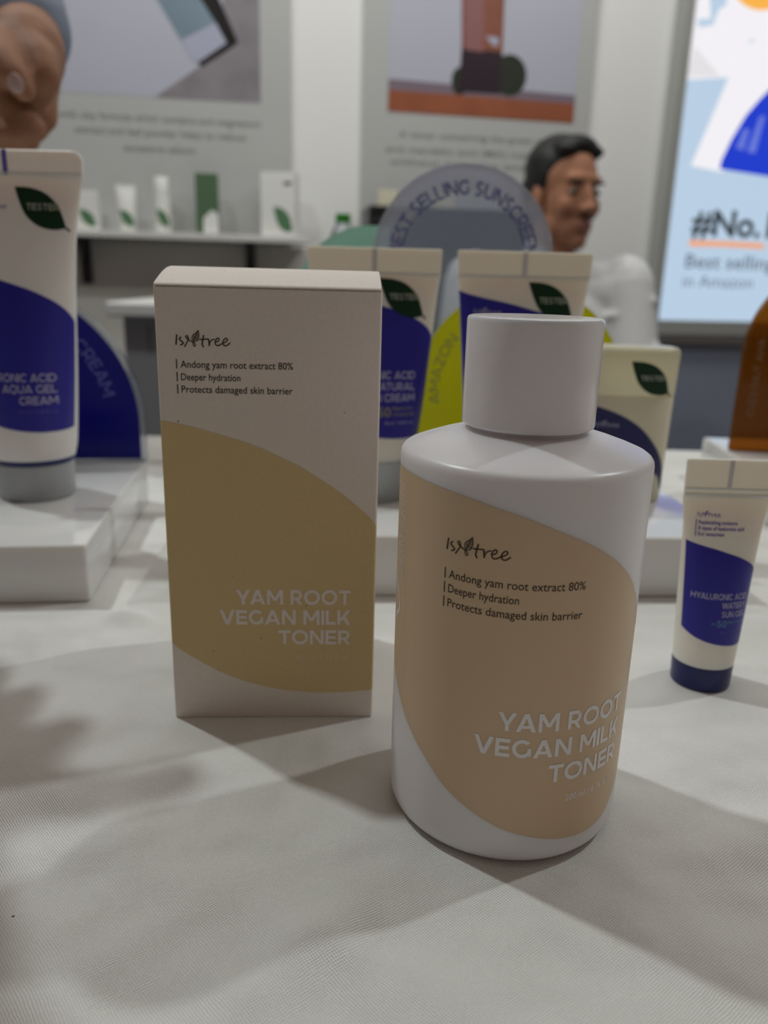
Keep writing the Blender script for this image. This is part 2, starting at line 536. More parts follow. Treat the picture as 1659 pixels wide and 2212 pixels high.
# --- geometric bold capitals (cap height 1), drawn stroke by stroke
def glyph(ch, t):
    P = []
    wx = t * 1.14

    def R(x0, x1, y0, y1):
        P.append([(x0, y0), (x1, y0), (x1, y1), (x0, y1)])

    def D(x0, y0, x1, y1, w=None):
        w = w or wx
        P.append([(x0, y0), (x0 + w, y0), (x1 + w, y1), (x1, y1)])

    def A(cx, cy, rx, ry, a0, a1, n=20):
        for i in range(n):
            a, b = (math.radians(a0 + (a1 - a0) * k / n) for k in (i, i + 1))
            P.append([(cx + rx * math.cos(a), cy + ry * math.sin(a)), (cx + rx * math.cos(b), cy + ry * math.sin(b)),
                      (cx + (rx - t) * math.cos(b), cy + (ry - t) * math.sin(b)), (cx + (rx - t) * math.cos(a), cy + (ry - t) * math.sin(a))])
    if ch == ' ':
        return P, 0.30
    if ch == 'A':
        w = 1.08
        D(0, 0, w / 2 - wx / 2, 1)
        D(w - wx, 0, w / 2 - wx / 2, 1)
        R(.24, w - .24, .19, .19 + t * .85)
    elif ch == 'B':
        w = .80
        R(0, t, 0, 1)
        for y0, y1, xr in ((0, .55, .50), (.47, 1, .46)):
            h = (y1 - y0) / 2
            R(t * .5, xr, y0, y0 + t * .9)
            R(t * .5, xr, y1 - t * .9, y1)
            A(xr, y0 + h, h, h, -90, 90)
    elif ch in 'CG':
        w = .96 if ch == 'C' else 1.0
        A(.53, .5, .53, .51, 42, 318 if ch == 'C' else 330, 28)
        if ch == 'G':
            R(.80, .80 + t, .1, .52)
            R(.58, .80 + t, .52 - t * .0, .52 + t * .0 + .001)
    elif ch == 'D':
        w = .96
        R(0, t, 0, 1)
        R(t * .5, .46, 0, t)
        R(t * .5, .46, 1 - t, 1)
        A(.46, .5, .5, .5, -90, 90)
    elif ch == 'E':
        w = .76
        R(0, t, 0, 1)
        for y in (0, .5 - t / 2, 1 - t):
            R(t * .5, w - (.05 if 0 < y < .6 else 0), y, y + t)
    elif ch == 'H':
        w = .94
        R(0, t, 0, 1)
        R(w - t, w, 0, 1)
        R(t * .5, w - t * .5, .5 - t / 2, .5 + t / 2)
    elif ch == 'I':
        w = t
        R(0, t, 0, 1)
    elif ch == 'K':
        w = .92
        R(0, t, 0, 1)
        D(t * .5, .30, w - wx * 1.15, 1, wx * 1.15)
        D(w - wx * 1.15, 0, .30, .60, wx * 1.1)
    elif ch == 'L':
        w = .70
        R(0, t, 0, 1)
        R(t * .5, w, 0, t)
    elif ch == 'M':
        w = 1.14
        R(0, t, 0, 1)
        R(w - t, w, 0, 1)
        D(w / 2 - wx / 2, .26, 0, 1)
        D(w / 2 - wx / 2, .26, w - wx, 1)
    elif ch == 'N':
        w = .96
        R(0, t, 0, 1)
        R(w - t, w, 0, 1)
        D(w - wx, 0, 0, 1)
    elif ch in 'OQ':
        w = 1.12
        A(.56, .5, .56, .515, 0, 360, 40)
        if ch == 'Q':
            D(.78, -.14, .52, .12)
    elif ch in 'PR':
        w = .84
        R(0, t, 0, 1)
        R(t * .5, .45, 1 - t, 1)
        R(t * .5, .45, .30, .30 + t * .9)
        A(.45, .65, .35, .35, -90, 90)
        if ch == 'R':
            D(w - wx, 0, .36, .34)
    elif ch == 'S':
        w = .76
        A(.40, .735, .33, .275, 35, 262, 20)
        A(.36, .265, .35, .275, 84, -150, 20)
    elif ch == 'T':
        w = .84
        R(0, w, 1 - t, 1)
        R(w / 2 - t / 2, w / 2 + t / 2, 0, 1)
    elif ch == 'U':
        w = .94
        R(0, t, .42, 1)
        R(w - t, w, .42, 1)
        A(w / 2, .44, w / 2, .455, 180, 360)
    elif ch == 'V':
        w = 1.06
        D(w / 2 - wx / 2, 0, 0, 1)
        D(w / 2 - wx / 2, 0, w - wx, 1)
    elif ch == 'W':
        w = 1.62
        q = w / 4
        D(q - wx / 2 + .02, 0, 0, 1)
        D(q - wx / 2 + .02, 0, w / 2 - wx / 2, 1)
        D(3 * q - wx / 2 - .02, 0, w / 2 - wx / 2, 1)
        D(3 * q - wx / 2 - .02, 0, w - wx, 1)
    elif ch == 'Y':
        w = 1.0
        D(w / 2 - wx / 2, .36, 0, 1)
        D(w / 2 - wx / 2, .36, w - wx, 1)
        R(w / 2 - t / 2, w / 2 + t / 2, 0, .45)
    elif ch == 'Z':
        w = .82
        R(0, w, 0, t)
        R(0, w, 1 - t, 1)
        D(.02, t * .6, w - wx * 1.1 - .02, 1 - t * .6, wx * 1.1)
    else:
        w = .5
    return P, w


KERN = {'YA': -.14, 'AT': -.1, 'TO': -.03, 'VE': -.03, 'LT': -.08, 'AV': -.12, 'WA': -.1, 'LY': -.1, 'TE': -.0, 'AC': -.03, 'AQ': -.03}


def caps(text, h, width=None, t=0.2, gap=0.115, align='L'):
    x, out = 0.0, []
    for i, ch in enumerate(text):
        P, w = glyph(ch, t)
        out += [[(px + x, py) for px, py in p] for p in P]
        x += w + gap + KERN.get(text[i:i + 2], 0)
    W = x - gap
    s = (width / W) if width else h
    W *= s
    ox = {'L': 0, 'R': -W, 'C': -W / 2}[align]
    return [[(px * s + ox, py * h) for px, py in p] for p in out], W


_tx = None


def words(text, cap_h, width=None, offset=0.0, align='L', res=3):
    """running text in the built-in face as flat polygons"""
    cu = bpy.data.curves.new('tmp_text', 'FONT')
    cu.body = text
    cu.offset = offset
    cu.resolution_u = res
    ob = bpy.data.objects.new('tmp_text', cu)
    COL.objects.link(ob)
    dg = bpy.context.evaluated_depsgraph_get()
    me = bpy.data.meshes.new_from_object(ob.evaluated_get(dg))
    P = [[tuple(me.vertices[i].co[:2]) for i in f.vertices] for f in me.polygons]
    bpy.data.objects.remove(ob)
    bpy.data.curves.remove(cu)
    bpy.data.meshes.remove(me)
    xs = [q[0] for p in P for q in p]
    x0, W = min(xs), max(xs) - min(xs)
    sy = cap_h / 0.70
    sx = width / W if width else sy
    W *= sx
    ox = {'L': 0, 'R': -W, 'C': -W / 2}[align]
    return [[((x - x0) * sx + ox, y * sy) for x, y in p] for p in P], W


def shift(polys, dx, dy):
    return [[(x + dx, y + dy) for x, y in p] for p in polys]


def inked(name, polys, mat, parent, fn, step=None, layered=False):
    """lay flat polygons onto a surface: fn(x, y) -> (X, Y, Z); step = cut every so many mm so that it bends"""
    bm = bmesh.new()
    for i, p in enumerate(polys):
        try:
            bm.faces.new([bm.verts.new((x, y, (i % 9) if layered else 0)) for x, y in p])
        except ValueError:
            pass
    if step:
        xs = [v.co.x for v in bm.verts]
        x = math.floor(min(xs) / step) * step + step
        while x < max(xs):
            bmesh.ops.bisect_plane(bm, geom=bm.verts[:] + bm.edges[:] + bm.faces[:], dist=1e-6, plane_co=(x, 0, 0), plane_no=(1, 0, 0))
            x += step
    for v in bm.verts:
        X, Y, Z = fn(v.co.x, v.co.y)
        if v.co.z:
            o_, e_ = Vector((X, Y, Z)), 0.05
            nn = (Vector(fn(v.co.x + e_, v.co.y)) - o_).cross(Vector(fn(v.co.x, v.co.y + e_)) - o_).normalized()
            X, Y, Z = o_ + nn * (0.006 * v.co.z)
        v.co = (X * MM, Y * MM, Z * MM)
    me = bpy.data.meshes.new(name)
    bm.to_mesh(me)
    bm.free()
    me.materials.append(MATS[mat])
    o = bpy.data.objects.new(name, me)
    COL.objects.link(o)
    o.parent = parent
    return o


# --- the hand-written word mark with its leaf, drawn in strokes (traced units, 1345 units = full width)
LOGO = [
    ([(185, 190), (172, 310), (160, 435)], 36),
    ([(295, 245), (245, 300), (330, 385), (322, 420), (260, 445)], 32),
    ([(360, 490), (430, 380), (468, 300), (445, 228), (412, 225), (408, 262), (450, 305), (500, 340), (560, 370), (595, 372)], 28),
    ([(595, 372), (572, 415), (598, 478), (636, 460), (618, 415), (590, 372), (600, 320)], 22),
    ([(715, 92), (660, 155), (592, 198), (560, 255), (560, 310), (590, 345), (640, 362), (698, 332), (725, 250), (727, 170), (715, 92)], 20),
    ([(600, 330), (640, 260), (705, 130)], 18), ([(606, 310), (585, 235)], 16), ([(625, 285), (612, 205)], 16), ([(648, 248), (642, 178)], 16),
    ([(672, 200), (672, 150)], 14), ([(622, 325), (700, 318)], 14), ([(628, 300), (718, 278)], 16), ([(648, 262), (722, 232)], 16), ([(672, 215), (722, 188)], 16),
    ([(845, 210), (815, 350), (800, 440), (838, 505)], 34),
    ([(735, 320), (830, 316), (960, 310)], 28),
    ([(960, 310), (970, 400), (975, 480)], 34),
    ([(975, 470), (995, 395), (1045, 335), (1110, 318)], 26),
    ([(1125, 395), (1200, 362), (1222, 312), (1185, 290), (1140, 330), (1118, 400), (1148, 462), (1205, 470), (1295, 425)], 28),
    ([(1295, 425), (1400, 372), (1426, 322), (1385, 300), (1332, 340), (1308, 410), (1340, 472), (1392, 480), (1440, 455), (1488, 408)], 28)]


def logo(width):
    s = width / 1345.0
    out = []
    for pts, w in LOGO:
        q = [((x - 145) * s, -(y - 435 - 0.036 * (x - 145)) * s) for x, y in pts]
        out += ribbon(smooth_curve(q, 5), w * s)
    return out


def leaf_poly(w, h, n=14):
    """leaf from tip (top left) to stem (bottom right), centred"""
    top = smooth_curve([(0, 0), (.30, -.02), (.58, -.14), (.80, -.40), (.90, -.72), (.94, -.93)], 5)
    bot = smooth_curve([(.94, -.93), (.72, -.98), (.45, -.90), (.22, -.66), (.09, -.33), (0, 0)], 5)
    P = [(x * w - w / 2, y * h + h / 2) for x, y in top[:-1] + bot[:-1]]
    stem = ribbon([(.92 * w - w / 2, -.91 * h + h / 2), (1.0 * w - w / 2, -1.0 * h + h / 2)], .035 * w)
    return P, stem


def fan(poly):
    """split an outline into strips of quads so that it can bend"""
    xs = sorted(set(round(p[0], 3) for p in poly))
    n = len(poly)
    out = []

    def span(x):
        ys = []
        for i in range(n):
            (x0, y0), (x1, y1) = poly[i], poly[(i + 1) % n]
            if x0 == x1:
                continue
            if min(x0, x1) <= x <= max(x0, x1):
                ys.append(y0 + (y1 - y0) * (x - x0) / (x1 - x0))
        return (min(ys), max(ys)) if ys else None
    for a, b in zip(xs, xs[1:]):
        e = 1e-4
        if b - a < 3 * e:
            continue
        sa, sb = span(a + e), span(b - e)
        if sa and sb:
            out.append([(a, sa[0]), (b, sb[0]), (b, sb[1]), (a, sa[1])])
    return out


def strips(x0, x1, lo, hi, n=40):
    """area between two curves as quads"""
    xs = [x0 + (x1 - x0) * i / n for i in range(n + 1)]
    return [[(a, lo(a)), (b, lo(b)), (b, hi(b)), (a, hi(a))] for a, b in zip(xs, xs[1:])]


def rows(polys, k):
    """cut quads of strips() into k rows each"""
    out = []
    for (a, al), (b, bl), (_, bh), (_, ah) in polys:
        for j in range(k):
            s, e = j / k, (j + 1) / k
            out.append([(a, al + (ah - al) * s), (b, bl + (bh - bl) * s), (b, bl + (bh - bl) * e), (a, al + (ah - al) * e)])
    return out


# =================================================================== the setting
FLOOR_Z = -750.0
m = MB().box(-2600, 3200, -1500, 3200, FLOOR_Z - 40, FLOOR_Z)
struct(m.build('floor', 'carpet'))


def W(u, z, off=0.0):
    P = WALL_O + WALL_E * u + WALL_N * off
    return (P[0], P[1], z)


def wall_frame(o):
    o.location = (WALL_O[0] * MM, WALL_O[1] * MM, 0)
    o.rotation_euler = (0, 0, WALL_A)


# in wall frames: x = along the wall, -y = out of the wall, z = height
wall = MB().box(-2400, 2600, 0, 80, FLOOR_Z, 1900).build('wall_back', 'wall_white')
wall_frame(wall)
struct(wall)
uR, zR = onwall(1300, 740)
ub = onwall(690, 560)[0]
trim = MB().box(ub + 20, 2600, -12, -0.5, FLOOR_Z, zR).build('trim_1', 'wall_slate')
wall_frame(trim)
struct(trim)
zs = onwall(160, 512)[1]
trim = MB().box(-2400, ub, -8, -0.5, FLOOR_Z, zs - 12).build('trim_2', 'panel_warm_grey')
wall_frame(trim)
struct(trim)


# =================================================================== table and cloth
FEET = [(-33, 259, 55), (34, 191, 48), (114, 259, 24)]
SLABS = [(-370, -118, 283, 474), (-98, 160, 320, 512), (215, 425, 440, 585), (-75, 8, 580, 620)]


def cloth_h(x, y):
    mask = 1.0
    for fx, fy, r in FEET:
        d = math.hypot(x - fx, y - fy)
        t = max(0.0, min(1.0, (d - r * .8) / (r * .5)))
        mask = min(mask, t * t * (3 - 2 * t))
    for x0, x1, y0, y1 in SLABS:
        d = max(x0 - x, x - x1, y0 - y, y - y1)
        t = max(0.0, min(1.0, d / 12.0))
        mask = min(mask, t * t * (3 - 2 * t))
    n = mnoise.noise(Vector((x / 55, y / 42, 0.3))) * 3.0 + mnoise.noise(Vector((x / 24, y / 21, 4.3))) * 1.0
    f1 = math.exp(-((x * .55 + y * .83 - 108) / 9) ** 2) * 1.3 * math.exp(-((x - 10) / 70) ** 2)
    f2 = math.exp(-((x * .8 - y * .6 + 93) / 8) ** 2) * 1.5 * math.exp(-((y - 150) / 60) ** 2)
    f3 = math.exp(-((x * .35 - y * .93 + 130) / 8) ** 2) * 1.2 * math.exp(-((x - 90) / 45) ** 2)
    b = 4.0 * math.exp(-((x + 103) / 9) ** 2 - ((y - 300) / 6) ** 2) * mask
    return max(-3.5, (n + 1.7 * (f1 + f2 + f3) - 0.8) * mask + b)


TX0, TX1, TY0, TY1 = -900.0, 900.0, -120.0, 666.0
xs = list(np.arange(TX0, -300, 40)) + list(np.arange(-300, 300, 2.5)) + list(np.arange(300, TX1 + 1, 40))
ys = list(np.arange(TY0, 90, 15)) + list(np.arange(90, 360, 2.5)) + list(np.arange(360, TY1 - 10, 6)) + [TY1]
drop = [3, 25, 120, 260, 420]


def coords(vals, lo, hi):
    return [(lo, -d) for d in reversed(drop)] + [(v, 0) for v in vals] + [(hi, -d) for d in drop]


cxs, cys = coords(xs, TX0, TX1), coords(ys, TY0, TY1)
V, idx = [], {}
for j, (y, dy) in enumerate(cys):
    for i, (x, dx) in enumerate(cxs):
        z = dx + dy if (dx == 0 or dy == 0) else min(dx, dy)
        if dx == 0 and dy == 0:
            z = cloth_h(x, y) if 60 < y < 640 else 0.0
        ox = (-1 if x < 0 else 1) * (1 + 14 * abs(math.sin(y / 60)) * (-dx / 420)) if dx else 0
        oy = (-1 if y < 100 else 1) * (1 + 14 * abs(math.sin(x / 60)) * (-dy / 420)) if dy else 0
        V.append((x + ox, y + oy, z))
n = len(cxs)
Fc = [(j * n + i, j * n + i + 1, (j + 1) * n + i + 1, (j + 1) * n + i) for j in range(len(cys) - 1) for i in range(n - 1)]
cl = MB().add(V, Fc).build('tablecloth', 'woven_cotton', smooth=True, sharp=70)
cl['label'] = 'off-white woven cotton cloth spread over the display table'
cl['category'] = 'tablecloth'

tb = thing('display_table', 'folding display table hidden under the off-white cloth', 'table', (0, 270, FLOOR_Z))
MB().box(-895, 895, -385, 392, 719, 744).build('table_top', 'wood_table', tb, bevel=2)
for sx in (-1, 1):
    for sy in (-1, 1):
        MB().lathe([(14, 0), (14, 719)], 16, sx * 820, sy * 330).build('leg', 'metal_dark', tb, smooth=True)

# =================================================================== toner carton
BW, BH, BD = 62.0, 131.8, 60.0
bx = thing('toner_carton', 'tall white and beige skincare carton with a brown hand-written mark', 'box', (-63.9, 224.6, 0), 0.058)


def lid_z(d):
    return BH + 4.6 * math.sin(PI / 2 * min(d / 26.0, 1.0)) ** 1.0 - (0 if d < 30 else 3.6 * ((d - 30) / 30.0) ** 2)


def rrect(x0, x1, y0, y1, r, n=4):
    pts = []
    for cx, cy, a in ((x1 - r, y0 + r, -90), (x1 - r, y1 - r, 0), (x0 + r, y1 - r, 90), (x0 + r, y0 + r, 180)):
        for k in range(n + 1):
            t = math.radians(a + 90 * k / n)
            pts.append((cx + r * math.cos(t), cy + r * math.sin(t)))
    return pts


ring = rrect(0, BW, 0, BD, 0.9)
m = MB()
zlev = [0.0, 0.5, 40, 80, 120]
rings = [[(x, y, z) for x, y in (ring if z > 0.2 else rrect(.4, BW - .4, .4, BD - .4, .9))] for z in zlev]
rings.append([(x, y, lid_z(max(0, y)) - 0.55) for x, y in ring])
m.loft(rings)
m.build('carton_body', 'carton_white', bx, smooth=True, sharp=40)
# tuck lid: a bowed sheet hinged on the front edge
m = MB()
ds = [0, .35, .8, 1.6, 3, 5, 8, 12, 16, 20, 25, 30, 36, 44, 52, 59.4]


def lidp(d, x, low):
    zz = lid_z(d) - (0.55 if low else 0) - (0.45 * (1 - min(d / .8, 1)) ** 2 if not low else 0)
    return (x, d, zz)


tp = []
xsl = [0.25, 0.9, 15, 31, 47, BW - 0.9, BW - 0.25]
for d in ds:
    inset = 0.0
    tp.append([lidp(d, x + (0), False) for x in xsl])
nb = len(xsl)
vs = [p for r in tp for p in r] + [(x, y, z - .5) for r in tp for x, y, z in r]
off = len(ds) * nb
fs = []
for j in range(len(ds) - 1):
    for i in range(nb - 1):
        a = j * nb + i
        fs += [(a, a + 1, a + nb + 1, a + nb), (off + a, off + a + nb, off + a + nb + 1, off + a + 1)]
for i in range(nb - 1):
    fs += [(i, off + i, off + i + 1, i + 1), ((len(ds) - 1) * nb + i, (len(ds) - 1) * nb + i + 1, off + (len(ds) - 1) * nb + i + 1, off + (len(ds) - 1) * nb + i)]
for j in range(len(ds) - 1):
    for i in (0, nb - 1):
        a = j * nb + i
        fs.append((a, a + nb, off + a + nb, off + a) if i == 0 else (a, off + a, off + a + nb, a + nb))
m.add(vs, fs)
m.build('tuck_lid', 'carton_white', bx, smooth=True, sharp=60)

UP = [(0, 94.6), (.113, 93.3), (.22, 91.6), (.32, 89.8), (.43, 87.6), (.53, 84.8), (.62, 82.2), (.70, 79.2), (.78, 76.0), (.86, 72.3), (.93, 68.6), (.97, 66.2), (1.0, 63.6)]
LO = [(0, 25.9), (.06, 22.8), (.13, 19.9), (.21, 16.9), (.29, 14.4), (.36, 12.7), (.43, 11.4), (.50, 10.4), (.57, 9.6), (.64, 9.1), (.71, 8.8), (.85, 8.9), (1.0, 9.8)]
UPs = smooth_curve(UP, 6)
LOs = smooth_curve(LO, 6)


def face(x, z):
    """carton front incl. its rounded edges"""
    r = 0.9
    y = -0.06
    if x < r:
        k = min(1, (r - x) / r)
        y = -0.06 + r * (1 - math.sqrt(max(0, 1 - k * k)))
    if x > BW - r:
        k = min(1, (x - BW + r) / r)
        y = -0.06 + r * (1 - math.sqrt(max(0, 1 - k * k)))
    return (x, y, z)


xsamp = [0.06, .3, .6, .9] + [1 + i for i in range(60)] + [BW - .9, BW - .6, BW - .3, BW - .06]
inked('printed_colour_field', [[(a, interp(LOs, a / BW)), (b, interp(LOs, b / BW)), (b, interp(UPs, b / BW)), (a, interp(UPs, a / BW))] for a, b in zip(xsamp, xsamp[1:])],
      'carton_beige', bx, face)


def flat(d=0.1):
    return lambda x, z: (x, -d, z)


def claims_polys(x, zs, wid, capw=1.95):
    P = []
    for (t, w), z in zip((('Andong yam root extract 80%', wid), ('Deeper hydration', wid * .545), ('Protects damaged skin barrier', wid * .995)), zs):
        q, _ = words(t, capw, w - 1.2, offset=0.006)
        P += shift(q, x + 1.2, z)
        P += [[(x, z - .3), (x + .3, z - .3), (x + .3, z + 2.3), (x, z + 2.3)]]
    return P


def title_polys(xr, zs, hs=4.75):
    P = []
    for t, w, z in zip(('YAM ROOT', 'VEGAN MILK', 'TONER'), (34.6, 39.7, 22.0), zs):
        q, _ = caps(t, hs, w, t=.205, align='R')
        P += shift(q, xr, z)
    return P


inked('printed_logo', shift(logo(14.9), 5.4, 115.6), 'ink_brown', bx, flat(), layered=True)
inked('printed_claims', claims_polys(5.3, (109.4, 105.9, 102.5), 32.2), 'ink_brown', bx, flat())
inked('printed_title', title_polys(54.6, (38.7, 32.1, 25.5)), 'ink_pale', bx, flat(.12), layered=True)
q, _ = words('200 ml / 6.76 fl. oz.', 1.75, 16.8, align='R')
inked('printed_volume', shift(q, 54.3, 20.2), 'ink_faint', bx, flat(.12))

# =================================================================== toner bottle
RB = 30.0
bt = thing('toner_bottle', 'round frosted white bottle with beige print and glossy white screw cap', 'bottle', (33.7, 191.2, 0))
prof = [(0.5, 1.2), (24.5, 0.6), (26.0, 0.0), (27.2, .25), (28.3, .9), (29.2, 2.0), (29.75, 3.4), (30.0, 5.2), (30, 30), (30, 60), (30, 92), (30, 94.6), (29.85, 95.5), (29.4, 96.2),
        (28.6, 96.75), (26, 97.8), (22, 99.2), (18, 100.4), (15.5, 101.0), (14.0, 101.2), (13.6, 101.4), (13.6, 104.5)]
MB().lathe(prof, 128).build('bottle_body', 'bottle_plastic', bt, smooth=True, sharp=50)
cap = MB().lathe([(13.8, 102.6), (15.3, 102.35), (15.6, 102.6), (15.7, 103.2), (15.7, 126.3), (15.6, 126.8), (15.35, 127.1)], 96, cap0=True, cap1=False).build('screw_cap', 'cap_plastic', bt, smooth=True, sharp=50)
MB().lathe([(15.35, 127.1), (15.0, 127.25), (8, 127.25), (.3, 127.25)], 96, cap0=False).build('cap_disc', 'cap_top', cap, smooth=True, sharp=60)


def rb(z):
    """body radius"""
    return interp([(p[1], p[0]) for p in prof[2:13]], z)


def wrap(d=0.06):
    return lambda u, z: ((rb(z) + d) * math.sin(u / RB), -(rb(z) + d) * math.cos(u / RB), z)


BU = smooth_curve([(-62, 90.6), (-52, 91.6), (-45.3, 92.1), (-37.7, 92.3), (-28.8, 91.9), (-18, 90.8), (-9.5, 89.0), (-2.6, 87.1), (7.7, 83.0), (15.3, 79.0), (21.4, 74.8), (27.7, 69.0), (33.5, 61.8), (37, 56.5), (39.5, 50), (40.2, 44), (39.5, 34), (37, 25)], 6)
BL = smooth_curve([(-62, 62), (-55, 52), (-47, 42.5), (-42, 38), (-37.7, 34.3), (-32.4, 29.3), (-24.5, 23.2), (-18.6, 18.4), (-12.3, 14.7), (-6.5, 11.9), (-2.1, 10.3), (3.5, 8.8), (9.5, 7.6), (16.4, 7.0), (22, 7.4), (26, 8.6), (31, 12.0), (36, 19.0), (40.0, 33)], 6)
inked('printed_colour_field', rows(strips(-60, 39.5, lambda u: interp(BL, u), lambda u: max(interp(BL, u) + .2, interp(BU, u)), 150), 12), 'bottle_beige', bt, wrap(.04))
inked('printed_logo', shift(logo(14.9), -21.4, 77.9), 'ink_brown', bt, wrap(.08), .7, layered=True)
inked('printed_claims', claims_polys(-21.6, (71.4, 68.0, 64.6), 32.2), 'ink_brown', bt, wrap(.08), .7)
inked('printed_title', title_polys(27.9, (37.1, 30.4, 23.6), 4.7), 'ink_white', bt, wrap(.08), .7, layered=True)
q, _ = words('200 ml / 6.76 fl. oz.', 1.75, 16.8, offset=.005, align='R')
inked('printed_volume', shift(q, 27.7, 17.9), 'ink_white', bt, wrap(.08), .7)
inked('printed_rule', [[(-36.9, 36), (-36.75, 36), (-36.75, 90), (-36.9, 90)]], 'ink_pale', bt, wrap(.08))
P = []
for k, (t, ln) in enumerate((('얌 비건 밀크 토너 사용법', 24), ('화장솜에 덜어 피부결', 21), ('얌 뿌리 추출물 함유, 보습', 21))):
    q, _ = words(t, 1.15, ln, offset=.01)
    # turned a quarter: reading downwards
    P += [[(-38.2 - 1.7 * k + y - .8, 89.0 - x - (4.5 if k == 2 else 0)) for x, y in p] for p in q]
inked('printed_side_text', P, 'ink_pale', bt, wrap(.08), .7)
P = ribbon([(-44.6, 65.2), (-41.4, 60.3)], .9) + ribbon([(-41.4, 63.2), (-40.5, 59.5)], .6) + ribbon([(-40.1, 58.6), (-39.7, 56.0)], 1.0) + ribbon([(-39.7, 56.6), (-42.6, 54.2)], 1.1) + ribbon([(-42.2, 55.4), (-42.9, 52.6)], .7)
P += ribbon([(-45.3, 63), (-45.9, 57), (-45.2, 54.6)], .5)
inked('printed_recycling_mark', P, 'ink_pale', bt, wrap(.08), .5)


# =================================================================== squeeze tubes
NU = [(a, (b - 8.8) / 85.8) for a, b in UPs]
NL = [(a, (b - 8.8) / 85.8) for a, b in LOs]


def sgn(v):
    return -1 if v < 0 else 1


class Tube:
    """tube standing on its cap: round at the cap, flat at the crimp; widths = [(z, half width)], depths = [(z, half depth)]"""

    def __init__(self, root, aw, bw):
        self.r, self.aw, self.bw = root, smooth_curve(aw, 6), smooth_curve(bw, 6)

    def ab(self, z):
        return interp(self.aw, z), interp(self.bw, z)

    def front(self, d=.08):
        def fn(x, z):
            a, b = self.ab(z)
            k = max(-.999, min(.999, x / a))
            th = math.asin(k)
            return ((a + d) * math.sin(th), -(b + d) * math.cos(th), z)
        return fn

    def angled(self, d=.08):
        def fn(th, z):
            a, b = self.ab(z)
            return ((a + d) * math.sin(th), -(b + d) * math.cos(th), z)
        return fn

    def body(self, mat, z0, z1, n=128, nz=110):
        rings = []
        for j in range(nz + 1):
            z = z0 + (z1 - z0) * j / nz
            a, b = self.ab(z)
            rings.append([(a * math.cos(2 * PI * k / n), b * math.sin(2 * PI * k / n), z) for k in range(n)])
        return MB().loft(rings).build('tube_body', mat, self.r, smooth=True, sharp=60)

    def crimp(self, mat, z0, z1, hw, hd=.75, corner=3.0, ridge_z=()):
        pts = [(-hw + .4, z0), (hw - .4, z0)]
        for k in range(7):
            t = math.radians(90 * k / 6)
            pts.append((hw - corner + corner * math.cos(t), z1 - corner + corner * math.sin(t)))
        for k in range(7):
            t = math.radians(90 + 90 * k / 6)
            pts.append((-hw + corner + corner * math.cos(t), z1 - corner + corner * math.sin(t)))
        c = MB().prism(pts, -hd, hd).build('crimp_seal', mat, self.r, bevel=.25, seg=1)
        for z in ridge_z:
            MB().box(-hw + .3, hw - .3, -hd - .22, -hd + .2, z - .3, z + .3).build('crimp_ridge', mat, c)
        self.hd = hd
        return c

    def field(self, mat, zt, zb, t0=-1.5, t1=1.5):
        S = zt - zb
        lo = lambda th: zb + S * interp(NL, .5 + th / PI)
        hi = lambda th: zb + S * interp(NU, .5 + th / PI)
        inked('printed_colour_field', rows(strips(t0, t1, lo, hi, 48), 10), mat, self.r, self.angled(.05))


def put_sticker(T, x, z, w, h):
    P, stem = leaf_poly(w, h)
    f1, f2 = T.front(.12), T.front(.2)
    s = inked('tester_sticker', shift(rows(fan(P), 6) + stem, x, z), 'sticker_green', T.r, f1, 1.0)
    s['label'] = 'dark green leaf-shaped tester sticker'
    q, _ = caps('TESTER', h * .15, w * .60, t=.17, align='C')
    inked('sticker_text', shift(q, x + w * .03, z - h * .03), 'sticker_ink', s, f2, 1.0, layered=True)


# --- large tube on the left riser
RISER_L = 25.5
t = thing('gel_cream_tube', 'large milky tube with a dark blue field, frosted cap and tester leaf', 'tube', (-173.5, 389, RISER_L))
T = Tube(t, [(18, 18.6), (22, 19.6), (30, 21.0), (60, 23.8), (100, 26.8), (125, 29.4), (142, 32.6), (149, 34.2)],
         [(18, 18.4), (30, 20.0), (60, 17.5), (100, 12.0), (125, 7.0), (142, 2.4), (149, 0.9)])
MB().lathe([(16.6, 0), (17.4, .5), (17.9, 1.5), (18.4, 16), (18.2, 17.6), (17, 18)], 72).build('flip_cap', 'cap_frosted', t, smooth=True, sharp=40)
MB().lathe([(18.3, 18.0), (18.9, 18.2), (19.0, 20.2), (18.4, 20.4)], 72).build('blue_ring', 'ring_navy', t, smooth=True, sharp=40)
T.body('tube_milky', 20.3, 148.9)
c = T.crimp('tube_milky', 148, 159, 34.5, .9, 4.5, (149.2,))
inked('crimp_mark', [[(-.2 - 1.1, 148.5), (-.2 + 1.1, 148.5), (-.2 + 1.1, 158.9), (-.2 - 1.1, 158.9)]], 'ink_violet', c, lambda x, z: (x, -1.0, z))
T.field('tube_blue', 110, 34.5)
put_sticker(T, 15.5, 134.2, 23.5, 18.5)
P = []
for s, w, z in (('HYALURONIC ACID', 39, 58.0), ('AQUA GEL', 22.5, 52.9), ('CREAM', 15, 47.6)):
    q, _ = caps(s, 3.7, w, t=.16, align='R')
    P += shift(q, 18.6, z)
inked('printed_title', P, 'ink_lilac', t, T.front(.12), 1.0, layered=True)
q, _ = words('100 ml / 3.38 fl. oz.', 1.7, 16.0, align='R')
inked('printed_volume', shift(q, 18.5, 43.4), 'ink_violet', t, T.front(.12), 1.0)
P = []
for s, w, z in (('8 types of hyaluronic acid', 25, 134.0), ('Light gel texture', 17, 130.6)):
    q, _ = words(s, 1.7, w, offset=.006)
    P += shift(q, -25, z)
inked('printed_claims', P, 'ink_violet', t, T.front(.12), 1.0)
inked('printed_logo', shift(logo(14), -25, 138.5), 'ink_violet', t, T.front(.12), 1.0, layered=True)

